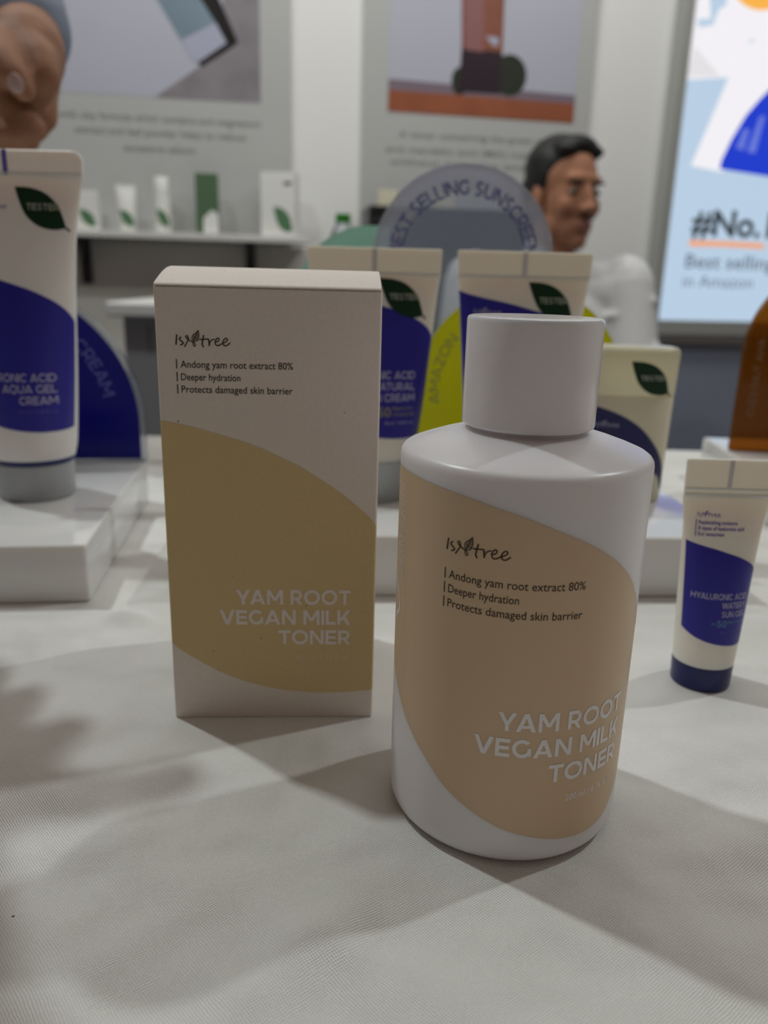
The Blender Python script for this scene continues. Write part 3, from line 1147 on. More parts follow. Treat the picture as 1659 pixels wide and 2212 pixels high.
# --- two cream tubes on the middle riser
RISER_M = 28.0


def cream_tube(label, x, lines, gold):
    t = thing('sun_cream_tube', label, 'tube', (x, 397, RISER_M))
    T = Tube(t, [(21, 21.0), (24, 21.8), (30, 23.0), (50, 25.6), (80, 28.4), (100, 30.2), (108, 31.4)],
             [(21, 20.8), (30, 20.0), (50, 16.2), (80, 9.2), (100, 3.4), (108, .9)])
    MB().lathe([(18.4, 0), (19.2, .5), (19.6, 1.5), (20.2, 19), (20.0, 20.4), (18.5, 20.9)], 72).build('frosted_cap', 'cap_frosted', t, smooth=True, sharp=40)
    MB().lathe([(19.4, 20.8), (20.7, 21.0), (20.9, 22.2)], 72).build('collar', 'tube_white', t, smooth=True, sharp=40)
    T.body('tube_white', 21.6, 107.9)
    c = T.crimp('tube_white', 107.2, 119.4, 31.6, .8, 1.0, (108.0,))
    inked('crimp_mark', [[(-1.1, 108.4), (1.1, 108.4), (1.1, 119), (-1.1, 119)]], 'crimp_grey', c, lambda x, z: (x, -.9, z))
    T.field('tube_blue', 101.5, 32.0)
    put_sticker(T, 13.5, 96.8, 22.5, 18)
    P = []
    for s, w, z in lines:
        q, _ = caps(s, 3.6, w, t=.17, align='R')
        P += shift(q, 20.5, z)
    inked('printed_title', P, 'ink_lilac', t, T.front(.14), 1.0, layered=True)
    if gold:
        q, _ = words('SPF', 1.4, 3, align='R')
        P = shift(q, 2.6, 43.2)
        q, _ = words('50', 4.4, 6, align='R', offset=.01)
        P += shift(q, 9.4, 42.6)
        q, _ = words('PA++++', 1.9, 9.5, offset=.01)
        P += shift(q, 10.4, 45.3)
        q, _ = words('UVA/UVB', 1.7, 10)
        P += shift(q, 10.4, 42.7)
        inked('printed_protection', P, 'ink_gold', t, T.front(.14), 1.0)
        q, _ = words('50 ml / 1.69 fl. oz.', 1.5, 13.5, align='R')
        inked('printed_volume', shift(q, 20.3, 38.9), 'ink_lilac', t, T.front(.14), 1.0)
    else:
        inked('printed_logo', shift(logo(13), -23, 90.5), 'ink_lilac', t, T.front(.14), 1.0, layered=True)
    return t


cream_tube('cream coloured tube with blue field reading natural sun cream, behind the carton', -7.6,
           (('HYALURONIC ACID', 38, 60.0), ('NATURAL', 19.5, 54.8), ('SUN CREAM', 23.5, 49.6)), True)
cream_tube('cream coloured tube with blue field rising behind the white screw cap', 63.0,
           (('HYALURONIC ACID', 38, 60.0), ('AQUA', 11, 54.8), ('SUN GEL', 18, 49.6)), False)

# --- mini tube standing on the cloth
t = thing('mini_sun_gel_tube', 'slim cream mini tube with blue field and navy cap standing on the cloth', 'tube', (114, 259.5, 0))
T = Tube(t, [(8.6, 10.2), (14, 10.6), (30, 11.6), (45, 12.5), (58, 13.4), (64, 14.3), (68, 14.8)],
         [(8.6, 10.1), (14, 10.0), (30, 8.2), (45, 5.9), (58, 3.0), (64, 1.5), (68, .7)])
MB().lathe([(9.2, 0), (9.8, .25), (10.0, .8), (10.25, 8.2), (10.1, 8.8), (9.4, 9.1)], 64).build('screw_cap', 'cap_navy', t, smooth=True, sharp=40)
T.body('tube_white', 9.0, 67.9)
c = T.crimp('tube_white', 67.4, 80.4, 14.9, .6, .8, (68.4, 70.3))
inked('crimp_mark', [[(-.7, 70.9), (.7, 70.9), (.7, 80), (-.7, 80)]], 'crimp_grey', c, lambda x, z: (x, -.7, z))
T.field('tube_blue', 53.5, 17.5, -1.22, 1.5)
inked('printed_logo', shift(logo(7.6), -9.6, 61.2), 'ink_violet', t, T.front(.08), .8, layered=True)
P = []
for s, w, z in (('Replenishing moisture', 12.6, 58.7), ('8 types of hyaluronic acid', 15.0, 56.8), ('Eco sunscreen', 8.4, 54.9)):
    q, _ = words(s, 1.25, w, offset=.022)
    P += shift(q, -9.0, z)
P += [[(-9.9, 54.6), (-9.6, 54.6), (-9.6, 60.2), (-9.9, 60.2)]]
inked('printed_claims', P, 'ink_violet', t, T.front(.08), .8)
P = []
for s, w, z in (('HYALURONIC ACID', 18.6, 33.8), ('WATERY', 8.9, 30.8), ('SUN GEL', 8.8, 27.8)):
    q, _ = caps(s, 2.05, w, t=.17, align='R')
    P += shift(q, 9.3, z)
inked('printed_title', P, 'ink_lilac', t, T.front(.08), .8, layered=True)
q, _ = words('SPF', .9, 1.6)
P = shift(q, -2.6, 24.9)
q, _ = words('50', 2.3, 3.3, offset=.01)
P += shift(q, -.7, 24.4)
q, _ = words('PA++++', 1.2, 5.6, offset=.01)
P += shift(q, 3.0, 25.4)
inked('printed_protection', P, 'ink_teal', t, T.front(.08), .8)
q, _ = words('20 ml / 0.67 fl. oz.', .95, 8.0, align='R')
inked('printed_volume', shift(q, 8.6, 22.0), 'ink_violet', t, T.front(.08), .8)

# --- sun stick
t = thing('sun_stick', 'squat cream sun stick with navy field and tester leaf on the white riser', 'stick', (119.5, 404, RISER_M))


def stick_ring(a, b, z, n=64, p=2.7):
    return [(a * sgn(math.cos(q)) * abs(math.cos(q)) ** (2 / p), b * sgn(math.sin(q)) * abs(math.sin(q)) ** (2 / p), z) for q in (2 * PI * k / n for k in range(n))]


MB().loft([stick_ring(a, b, z) for z, a, b in ((0, 20.5, 9.8), (.4, 21.3, 10.6), (1.5, 21.8, 11), (25, 22.4, 11.2), (53.4, 23.0, 11.4), (53.9, 22.6, 11.0))]).build('stick_body', 'stick_cream', t, smooth=True, sharp=40)
MB().loft([stick_ring(a, b, z) for z, a, b in ((54.0, 22.6, 11.0), (54.4, 23.2, 11.5), (65, 23.5, 11.6), (74.0, 23.8, 11.8), (75.6, 23.4, 11.4), (76.8, 22.2, 10.3), (77.2, 20.4, 8.6))]).build('stick_cap', 'stick_shell', t, smooth=True, sharp=40)


def stick_fn(d):
    def fn(x, z):
        a, b = interp([(0, 21.3), (1.5, 21.8), (25, 22.4), (53, 23.0), (65, 23.5), (75, 23.8)], z), interp([(0, 10.7), (25, 11.2), (53, 11.4), (65, 11.6), (75, 11.8)], z)
        k = min(.9995, abs(x) / (a + d))
        return (x, -(b + d) * (1 - k ** 2.7) ** (1 / 2.7), z)
    return fn


su = smooth_curve([(-21.5, 49.5), (-14.7, 47.8), (-7, 45.3), (-.5, 42.3), (6, 38), (12.1, 31.8), (16.5, 25.8), (19.3, 20), (20.8, 14.5), (21.4, 10)], 5)
sl = smooth_curve([(-21.5, 20), (-14, 10), (-5, 4.5), (5, 2.5), (14, 3.2), (21.4, 7.2)], 5)
inked('printed_colour_field', rows(strips(-21.4, 21.4, lambda x: interp(sl, x), lambda x: interp(su, x), 60), 8), 'stick_blue', t, stick_fn(.08))
inked('printed_logo', shift(logo(12), -17, 38.5), 'ink_lilac', t, stick_fn(.14), 1.0, layered=True)
P, stem = leaf_poly(21.5, 16.5)
s = inked('tester_sticker', shift(rows(fan(P), 6) + stem, 8.2, 62.3), 'sticker_green', t, stick_fn(.3), 1.0)
s['label'] = 'dark green leaf-shaped tester sticker'
q, _ = caps('TESTER', 2.3, 12.5, t=.17, align='C')
inked('sticker_text', shift(q, 9.0, 61.6), 'sticker_ink', s, stick_fn(.36), 1.0, layered=True)


# =================================================================== white risers and arch signs
def riser(label, x, y, rz, w, d, h):
    """x, y = front right corner for negative w, else front left corner"""
    o = thing('display_riser', label, 'riser', (x, y, 0), rz)
    x0, x1 = (w, 0) if w < 0 else (0, w)
    MB().box(x0, x1, 0, d, 0, h).build('riser_block', 'riser_white', o, bevel=1.6, seg=3, smooth=True, sharp=60)
    return o


riser('glossy white block riser under the large milky tube and blue arch', -122.3, 313.5, math.radians(7.4), -230, 158, RISER_L)
riser('long glossy white block riser under the two cream tubes and the sun stick', -84, 323.5, math.radians(3.6), 240, 172, RISER_M)
riser('glossy white block riser under the amber arch sign', 224, 452, math.radians(-3), 190, 128, RISER_M)


def arch(R, zc, x_cut=None, n=40, d=0.0):
    """outline of a round-topped plate: half width R, springing at zc; d shrinks it"""
    r = R - d
    pts = [(-r, d), (r, d)]
    pts += [(r * math.cos(PI * k / n), zc + r * math.sin(PI * k / n)) for k in range(n + 1)]
    return pts


def arc_text(text, r, zc, a_start, a_end, h, t=.17):
    """capitals set along an arc, angles in degrees from +x"""
    q, Wd = caps(text, h, abs(math.radians(a_start - a_end)) * r, t=t)
    out = []
    for p in q:
        pp = []
        for x, y in p:
            a = math.radians(a_start) - x / r
            pp.append(((r + y) * math.cos(a), zc + (r + y) * math.sin(a)))
        out.append(pp)
    return out


# blue arch behind the large tube
a = thing('arch_sign', 'dark blue acrylic arch sign with a clear edge on the white riser', 'sign', (-221, 456, RISER_L), math.radians(7.4))
MB().prism(arch(80, 23), -3, 5).build('clear_plate', 'acrylic_edge', a, bevel=.5, seg=1)
MB().prism(arch(80, 23, d=2.2), -3.8, -3.05).build('blue_face', 'arch_blue', a)
inked('raised_lettering', arc_text('HYALURONIC ACID AQUA GEL CREAM', 60, 26, 178, 12, 7.0, .15), 'ink_arch_blue', a, lambda x, z: (x, -4.1, z), layered=True)
# clear arch
a = thing('arch_sign', 'clear frosted-edge acrylic arch sign with curved violet lettering', 'sign', (40.5, 478, RISER_M), math.radians(2))
MB().prism(arch(51, 116), -2, 3).build('clear_plate', 'acrylic_clear', a, bevel=.4, seg=1)
out_p = [(51 * math.cos(PI * k / 48), 116 + 51 * math.sin(PI * k / 48)) for k in range(49)]
in_p = [(36.5 * math.cos(PI * k / 48), 116 + 36.5 * math.sin(PI * k / 48)) for k in range(49)]
out_p = [(50.8, 1)] + [(x * .996, z) for x, z in out_p] + [(-50.8, 1)]
in_p = [(36.5, 1)] + in_p + [(-36.5, 1)]
inked('frosted_band', [[out_p[i], out_p[i + 1], in_p[i + 1], in_p[i]] for i in range(len(out_p) - 1)], 'acrylic_frost', a, lambda x, z: (x, -2.15, z))
inked('curved_lettering', arc_text('BEST SELLING SUNSCREEN', 34.6, 116, 176, 5, 7.6, .17), 'ink_arch_violet', a, lambda x, z: (x, -2.6, z), layered=True)
# yellow arch
a = thing('arch_sign', 'yellow acrylic arch sign standing between the two cream tubes', 'sign', (73.5, 452, RISER_M), math.radians(2))
MB().prism(arch(57, 47), -2.5, 2.5).build('yellow_plate', 'acrylic_yellow', a, bevel=.4, seg=1)
inked('curved_lettering', arc_text('AMAZON', 45, 47, 190, 142, 5.6, .15), 'ink_arch_olive', a, lambda x, z: (x, -2.9, z), layered=True)
# mint arch: only one quarter round
a = thing('arch_sign', 'mint green quarter-round sign at the far edge of the table', 'sign', (-14, 600, 0))
pts = [(-55, 0), (13, 0), (13, 167.5)] + [(13 - 13 * k / 4, 168) for k in range(1, 4)] + [(55 * math.cos(PI / 2 + PI / 2 * k / 24), 113 + 55 * math.sin(PI / 2 + PI / 2 * k / 24)) for k in range(25)]
MB().prism(pts, -2.5, 2.5).build('mint_plate', 'acrylic_mint', a)
MB().box(-58, 16, -16, 16, 0, 3).build('foot_plate', 'acrylic_mint', a, bevel=.5)
# amber arch
a = thing('arch_sign', 'amber brown acrylic arch sign on its own white riser', 'sign', (288.5, 534, RISER_M))
MB().prism(arch(57.5, 66), -3, 3).build('amber_plate', 'acrylic_amber', a, bevel=.5, seg=1)
inked('curved_lettering', [[(z2, x2) for x2, z2 in p] for p in
                           [[(x + 24, -46 - y) for x, y in p] for p in caps('CHESTNUT AHA', 4.6, 50, t=.15)[0]]], 'ink_arch_brown', a, lambda x, z: (x, -3.3, z))

# =================================================================== booth wall: posters, shelf, light box
def on_wall_thing(name, label, cat):
    o = thing(name, label, cat)
    wall_frame(o)
    return o


def wpoly(px):
    return [onwall(x, y) for x, y in px]


def wprint(name, px, mat, parent, off):
    P = wpoly(px)
    return MB().prism(P, -off - .4, -off).build(name, mat, parent)


def wtext(name, polys, mat, parent, off):
    return inked(name, polys, mat, parent, lambda x, z: (x, -off, z))


# poster 1
po = on_wall_thing('wall_poster', 'grey printed poster board above the product shelf', 'poster')
u0, u1 = onwall(55, 200)[0], onwall(628, 200)[0]
zb = zs - 4
MB().box(u0, u1, -12, -.5, zb, 1250).build('board', 'poster_grey', po, bevel=1)
pu0, pu1, pz = onwall(120, 205)[0], onwall(563, 220)[0], onwall(345, 213)[1]
MB().box(pu0, pu1, -12.6, -12.05, pz, 1200).build('picture', 'poster_sky', po)


def clip(px):
    return [(min(max(u, pu0), pu1), min(1200.0, max(z, pz))) for u, z in wpoly(px)]


MB().prism(clip([(335, 216), (440, 140), (480, 115), (480, -900), (566, -900), (566, 224)]), -13.0, -12.65).build('picture_fabric', 'print_mauve', po)
MB().prism(wpoly([(220, -330), (330, -330), (515, 95), (492, 112), (436, 148), (428, 138), (490, 95)]), -13.4, -13.05).build('picture_shadow', 'print_black', po)
MB().prism(wpoly([(130, -360), (215, -340), (466, 52), (392, 90)]), -13.8, -13.45).build('picture_bottle_label', 'print_teal', po)
MB().prism(wpoly([(392, 90), (466, 52), (490, 96), (428, 138), (415, 132)]), -13.8, -13.45).build('picture_bottle_base', 'print_lilac', po)
P = []
for s, xa, xb, y in (('with clay formula which contains and magnesium', 130, 562, 262), ('extract and leaf powder helps to reduce', 165, 530, 293), ('excessive sebum', 270, 422, 327)):
    ua, ub_ = onwall(xa, y)[0], onwall(xb, y)[0]
    z = onwall((xa + xb) / 2, y)[1]
    q, _ = words(s, 17, ub_ - ua, offset=.004)
    P += shift(q, ua, z - 4)
wtext('poster_lettering', P, 'poster_text', po, 12.7)

# poster 2
po = on_wall_thing('wall_poster', 'grey printed poster board with a rust coloured bottle picture', 'poster')
u0, u1 = onwall(783, 200)[0], onwall(1275, 200)[0]
MB().box(u0, u1, -12, -.5, -60, 1250).build('board', 'poster_grey', po, bevel=1)
pu0, pu1, pz = onwall(836, 243)[0], onwall(1234, 268)[0], onwall(1034, 256)[1]
MB().box(pu0, pu1, -12.6, -12.05, pz, 1200).build('picture', 'poster_sky', po)


def band(name, y0l, y1l, y0r, y1r, mat, off):
    MB().prism([(pu0, onwall(836, y1l)[1]), (pu1, onwall(1234, y1r)[1]), (pu1, onwall(1234, y0r)[1]), (pu0, onwall(836, y0l)[1])], -off - .4, -off).build(name, mat, po)


band('picture_far_table', 172, 215, 208, 240, 'print_dusk', 12.65)
band('picture_table', 196, 242, 226, 268, 'print_wood', 13.1)
MB().prism(wpoly([(995, -330), (1100, -330), (1082, 118), (995, 108)]), -14.0, -13.55).build('picture_bottle', 'print_rust', po)
MB().prism(wpoly([(1000, -330), (1050, -330), (1040, 116), (1002, 110)]), -14.4, -14.05).build('picture_bottle_shine', 'print_pink', po)
MB().prism(wpoly([(995, 106), (1082, 116), (1078, 205), (988, 200)]), -14.0, -13.55).build('picture_bottle_base', 'print_plum', po)
for cx_, cy_, rx_, ry_ in ((1098, 165, 36, 45), (990, 178, 17, 30)):
    MB().prism(wpoly([(cx_ + rx_ * math.cos(2 * PI * k / 28), cy_ - ry_ * math.sin(2 * PI * k / 28)) for k in range(28)])[::-1], -13.5, -13.15).build('picture_moss', 'print_moss', po)
MB().prism(wpoly([(1046, 82), (1074, 84), (1072, 104), (1060, 100)]), -14.8, -14.45).build('picture_mark', 'print_lilac', po)
P = []
for s, xa, xb, y in (('A toner containing the green tea oil', 860, 1215, 303), ('and mandelic acid (MA) makes skin', 832, 1215, 335), ('without irritation and soft', 840, 1190, 361)):
    ua, ub_ = onwall(xa, y)[0], onwall(xb, y)[0]
    z = onwall((xa + xb) / 2, y)[1]
    q, _ = words(s, 16, ub_ - ua, offset=.004)
    P += shift(q, ua, z - 4)
wtext('poster_lettering', P, 'poster_text', po, 12.7)

# shelf
sh = on_wall_thing('wall_shelf', 'long white wall shelf on dark brackets holding small products', 'shelf')
SD = 130.0
us0, us1 = onwall(-120, 500)[0], onwall(668, 515, SD)[0]
zsh = onwall(400, 503, SD)[1]
MB().box(us0, us1, -SD, -13.5, zsh - 16, zsh).build('shelf_board', 'shelf_white', sh, bevel=1.5)
for px_ in (176, 541):
    uu = onwall(px_, 540, SD * .5)[0]
    MB().box(uu - 13, uu + 13, -18, -9, zsh - 130, zsh - 16).build('bracket', 'metal_dark', sh, bevel=1)
    MB().prism([(0, 0), (-100, 0), (-100, -8), (-10, -60), (0, -60)], uu - 5, uu + 5).build('bracket_arm', 'metal_dark', sh, fn=lambda a, b, c: (b, a - 18, c + zsh - 16))


def shelf_thing(name, label, cat, px_, wpx, off=SD - 45):
    uu = onwall(px_, 495, off)[0]
    o = thing(name, label, cat, W(uu, zsh, off), WALL_A)
    k = abs(onwall(px_ + wpx / 2, 495, off)[0] - onwall(px_ - wpx / 2, 495, off)[0])
    return o, k


def px_h(px_, y0, y1, off=SD - 45):
    return abs(onwall(px_, y0, off)[1] - onwall(px_, y1, off)[1])


def leaf_on(o, w, h, x, z, y):
    P, stem = leaf_poly(w, h)
    inked('leaf_print', shift(fan(P), x, z), 'pack_leaf', o, lambda a, b: (a, y, b))


o, k = shelf_thing('cream_jar_box', 'short white carton with a green leaf, first on the shelf beside the large tube', 'box', 192, 48)
h = px_h(192, 412, 497)
MB().box(-k / 2, k / 2, -22, 22, 0, h).build('carton', 'pack_white', o, bevel=1)
leaf_on(o, k * .8, h * .44, k * .08, h * .30, -22.3)
o, k = shelf_thing('white_pump_tube', 'white tube with a green leaf, second on the shelf', 'tube', 276, 44)
h = px_h(276, 398, 499)
T = Tube(o, [(16, k * .40), (h * .6, k * .45), (h, k * .5)], [(16, k * .40), (h * .6, k * .25), (h, 1.2)])
MB().lathe([(k * .38, 0), (k * .40, 1), (k * .40, 16)], 40).build('cap', 'pack_white', o, smooth=True)
T.body('pack_white', 16, h - 9)
T.crimp('pack_white', h - 10, h, k * .5, 1.3, 2)
leaf_on(o, k * .78, h * .34, k * .08, h * .28, -k * .42)
o, k = shelf_thing('slim_white_bottle', 'slim white bottle with a green leaf, third on the shelf', 'bottle', 353, 40)
h = px_h(353, 381, 501)
MB().lathe([(k * .40, 0), (k * .44, 2), (k * .44, h * .62), (k * .42, h * .665), (k * .36, h * .675)], 48).build('bottle_body', 'pack_white', o, smooth=True, sharp=40)
MB().lathe([(k * .36, h * .675), (k * .40, h * .68), (k * .40, h * .985), (k * .37, h)], 48).build('cap', 'pack_white', o, smooth=True, sharp=40)
leaf_on(o, k * .74, h * .30, k * .08, h * .26, -k * .47)
o, k = shelf_thing('green_carton', 'dark green tall carton with a white corner on the shelf', 'box', 450, 48)
h = px_h(450, 376, 506)
MB().box(-k / 2, k / 2, -22, 22, 0, h).build('carton', 'pack_green', o, bevel=1)
MB().prism([(-k * .18, 2), (k * .48, 2), (k * .48, h * .34), (k * .2, h * .40), (-k * .18, h * .26)], -22.6, -22.1).build('white_print', 'pack_white', o)
o, k = shelf_thing('leaf_carton', 'wide white carton with a bright green leaf at the shelf end', 'box', 606, 88)
h = px_h(606, 374, 511)
o.rotation_euler.z = WALL_A + math.radians(-14)
MB().box(-k * .42, k * .42, -30, 30, 0, h).build('carton', 'pack_white', o, bevel=1)
leaf_on(o, k * .50, h * .40, k * .14, h * .26, -30.4)
inked('printed_mark', [[(k * .15, h * .80), (k * .34, h * .80), (k * .34, h * .85), (k * .15, h * .85)]], 'print_moss', o, lambda a, b: (a, -30.4, b))

# light box
lb = on_wall_thing('light_box', 'glowing light box advert with pale blue sky and large lettering', 'light box')
LD = 55.0
lu0, lz0 = onwall(1423, 691, LD)
lu1, lz1 = onwall(2200, 691, LD)[0], 1330.0
fw = 38
for nm, b in (('frame', (lu0 - fw * .75, lu0, lz0 - fw * 1.1, lz1)), ('frame', (lu1, lu1 + fw, lz0 - fw, lz1)), ('frame', (lu0, lu1, lz0 - fw * 1.1, lz0)), ('frame', (lu0, lu1, lz1 - fw, lz1))):
    MB().box(b[0], b[1], -LD, -.5, b[2], b[3]).build(nm, 'frame_grey', lb, bevel=2)
MB().box(lu0, lu1, -LD + 6, -12.5, lz0, lz1 - fw).build('lit_panel', 'lit_sky', lb)


def lw(x, y):
    return onwall(x, y, LD - 6)


def lprint(name, px, mat, k):
    P = [(max(lu0 + 1, u), z) for u, z in (lw(x, y) for x, y in px)]
    return MB().prism(P, -LD + 6 - .5 * k - .4, -LD + 6 - .5 * k).build(name, mat, lb)


lprint('picture_cloud', [(1480, 172), (1562, 168), (1740, 140), (1740, -130), (1480, -130)], 'lit_white', 1)
lprint('picture_cloud_shade', [(1482, 165), (1556, 166), (1500, 100)], 'lit_cloud', 2)
for c_ in ([(1532, -20), (1565, -20), (1570, 10), (1552, 22), (1540, 55), (1510, 60), (1505, 42), (1535, 40)], [(1620, 85), (1700, 80), (1700, 140), (1640, 128), (1616, 105)]):
    lprint('picture_sky_gap', c_[::-1], 'lit_sky', 2)
lprint('picture_tube', [(1492, 358), (1560, 372), (1700, 150), (1660, 60), (1590, 120), (1568, 180)], 'lit_white', 3)
dome = [(1553, 365), (1558, 345), (1580, 300), (1610, 250), (1640, 215), (1675, 180), (1760, 140), (1860, 180), (1900, 260), (1905, 420)]
lprint('picture_blue_dome', dome, 'lit_blue', 4)
for g in ([(1588, 320), (1605, 325), (1618, 280), (1606, 278)], [(1612, 328), (1630, 332), (1652, 250), (1640, 252)]):
    lprint('picture_glint', g, 'lit_glint', 5)
sc_ = (1645, -45)
lprint('picture_sun', [(sc_[0] + 68 * math.cos(2 * PI * k / 40), sc_[1] - 68 * math.sin(2 * PI * k / 40)) for k in range(40)][::-1], 'lit_sun', 4)


def ltext(name, s, xa, xb, y, caph, mat, offset):
    (ua, z0_), (ub_, _) = lw(xa, y), lw(xb, y)
    q, _ = words(s, caph, ub_ - ua, offset=offset)
    inked(name, shift(q, ua, z0_), mat, lb, lambda x, z: (x, -LD + 3.4, z))


ltext('lettering_headline', '#No.1', 1490, 1664, 507, 68, 'lit_ink', .03)
lprint('lettering_underline', [(1488, 532), (1560, 533), (1650, 538), (1650, 526), (1560, 521), (1488, 519)], 'lit_orange', 4)
ltext('lettering_line', 'Best selling', 1478, 1672, 578, 38, 'lit_ink2', .012)
ltext('lettering_line', 'in Amazon', 1473, 1624, 619, 33, 'lit_ink2', 0)

# =================================================================== things between the table and the wall
ct = thing('reception_counter', 'low reception counter with white top and lavender grey front', 'counter', (0, 0, FLOOR_Z))
c0 = onz(226, 652, 78)
CT = 78 - FLOOR_Z
CXL, CYF = c0[0], c0[1]
MB().box(CXL, 30, CYF, CYF + 480, CT - 24, CT).build('counter_top', 'counter_white', ct, bevel=4)
MB().box(CXL + 22, 8, CYF + 22, CYF + 460, 0, CT - 24).build('counter_body', 'counter_grey', ct, bevel=2)
q, _ = words('Is', 50, 52)
lx = ony(318, 765, CYF + 21)
inked('counter_lettering', shift(q, lx[0], lx[2] - FLOOR_Z), 'poster_text', ct, lambda x, z: (x, CYF + 21.5, z))
# water bottle on the counter
wp = ony(741, 480, CYF + 330)
wb = thing('water_bottle', 'clear plastic water bottle with a green cap on the counter', 'bottle', (wp[0], CYF + 330, 78))
hb = ony(741, 462, CYF + 330)[2] - 78
MB().lathe([(26, 0), (31, 2), (32, 8), (32, hb * .30), (30.5, hb * .32), (32, hb * .34), (32, hb * .60), (30, hb * .70), (20, hb * .82), (12.5, hb * .90), (12.5, hb * .93)], 40).build('bottle_body', 'water_clear', wb, smooth=True, sharp=50)
MB().lathe([(15, hb * .90), (15.5, hb * .905), (15.5, hb * .995), (14.5, hb)], 40).build('screw_cap', 'cap_green', wb, smooth=True, sharp=40)
# black cabinet
CB_OFF = 195.0
(ku0, kz), (ku1, _) = onwall(797, 443, CB_OFF), onwall(1196, 450, CB_OFF)
cw, chh = (ku1 - ku0) / 2, kz - FLOOR_Z
cab = thing('black_cabinet', 'black cabinet against the booth wall seen through the clear arch', 'cabinet', W((ku0 + ku1) / 2, FLOOR_Z, CB_OFF), WALL_A)
MB().box(-cw, cw, 0, 165, 30, chh - 14).build('cabinet_body', 'cabinet_black', cab, bevel=3)
MB().box(-cw, cw, -6, 170, chh - 14, chh).build('cabinet_top', 'cabinet_black', cab, bevel=2)
MB().box(-cw + 12, cw - 12, 12, 160, 0, 30).build('plinth', 'cabinet_black', cab)
for s_ in (-1, 1):
    d_ = MB().box(*sorted((s_ * 3, s_ * (cw - 4))), -4, 0, 40, chh - 26).build('door', 'cabinet_black', cab, bevel=1)
    MB().box(s_ * 22 - 4, s_ * 22 + 4, -14, -4, chh * .55, chh * .68).build('handle', 'metal_dark', d_, bevel=1)
for px_, lab in ((836, 'small cream carton on the cabinet corner beside the clear arch'), (958, 'low cream carton on the middle of the black cabinet')):
    o = thing('cream_carton', lab, 'box', W(onwall(px_, 430, CB_OFF - 60)[0], kz, CB_OFF - 60), WALL_A)
    MB().box(-24, 24, -20, 20, 0, 40).build('carton', 'pack_cream', o, bevel=1)
    MB().box(-24.4, 24.4, -20.4, 20.4, 34, 41).build('carton_lid', 'pack_cream', o, bevel=1)


# =================================================================== people
def blob(name, prims, voxel, mat, parent, smooth=6, loc=None):
    """one continuous skin over tapered limbs and ellipsoids (voxel union, smoothed)"""
    bm = bmesh.new()
    for p in prims:
        if p[0] == 'e':
            _, c, r, rz = (p + (0,))[:4]
            M = Matrix.Translation(Vector(c)) @ (Matrix.Rotation(rz, 4, 'Z') if not isinstance(rz, Matrix) else rz) @ Matrix.Diagonal((*r, 1))
            bmesh.ops.create_icosphere(bm, subdivisions=3, radius=1, matrix=M)
        else:
            pts = p[1]
            for (a, ra), (b, rb_) in zip(pts, pts[1:]):
                a, b = Vector(a), Vector(b)
                L = (b - a).length
                if L > 1e-6:
                    q = (b - a).to_track_quat('Z', 'Y').to_matrix().to_4x4()
                    bmesh.ops.create_cone(bm, cap_ends=True, segments=20, radius1=ra, radius2=rb_, depth=L, matrix=Matrix.Translation((a + b) / 2) @ q)
            for c, r in pts:
                bmesh.ops.create_icosphere(bm, subdivisions=2, radius=r, matrix=Matrix.Translation(Vector(c)))
    for v in bm.verts:
        v.co *= MM
    me = bpy.data.meshes.new(name)
    bm.to_mesh(me)
    bm.free()
    o = bpy.data.objects.new(name, me)
    COL.objects.link(o)
    md = o.modifiers.new('r', 'REMESH')
    md.mode = 'VOXEL'
    md.voxel_size = voxel * MM
    s = o.modifiers.new('s', 'SMOOTH')
    s.factor = .5
    s.iterations = smooth
    dg = bpy.context.evaluated_depsgraph_get()
    nm = bpy.data.meshes.new_from_object(o.evaluated_get(dg))
    bpy.data.objects.remove(o)
    bpy.data.meshes.remove(me)
    nm.name = name
    nm.polygons.foreach_set('use_smooth', [True] * len(nm.polygons))
    nm.materials.clear()
    nm.materials.append(MATS[mat])
    o = bpy.data.objects.new(name, nm)
    COL.objects.link(o)
    if parent:
        o.parent = parent
    return o


def limb(*pr):
    return ('l', list(pr))


def head_prims(c, yaw, SX=.92, SY=.84, SZ=.97):
    """head seen in its own axes: +y is the face; c = head centre"""
    M = Matrix.Rotation(yaw, 4, 'Z')

    def t(x, y, z):
        v = M @ Vector((x * SX, y * SY, z * SZ))
        return (c[0] + v.x, c[1] + v.y, c[2] + v.z)

    def e(x, y, z, a, b, d, tilt=0):
        R = M @ Matrix.Rotation(tilt, 4, 'X')
        return ('e', t(x, y, z), (a * SX, b * SY, d * SZ), R)
    P = [e(0, -8, 38, 74, 92, 78), e(0, 28, -10, 63, 62, 78), e(0, 44, -62, 46, 40, 46), e(0, 66, -92, 24, 20, 20), e(-36, 20, -60, 26, 34, 34), e(36, 20, -60, 26, 34, 34),
         e(-36, 60, -22, 24, 22, 24), e(36, 60, -22, 24, 22, 24), e(0, 76, 32, 52, 14, 14), e(0, 92, -4, 9, 12, 30, .25), e(0, 104, -26, 13, 13, 10), e(-11, 95, -30, 9, 10, 8), e(11, 95, -30, 9, 10, 8),
         e(0, 86, -58, 24, 10, 6), e(0, 85, -68, 20, 10, 7), e(-76, -6, -8, 8, 20, 32), e(76, -6, -8, 8, 20, 32)]
    return P, t, e


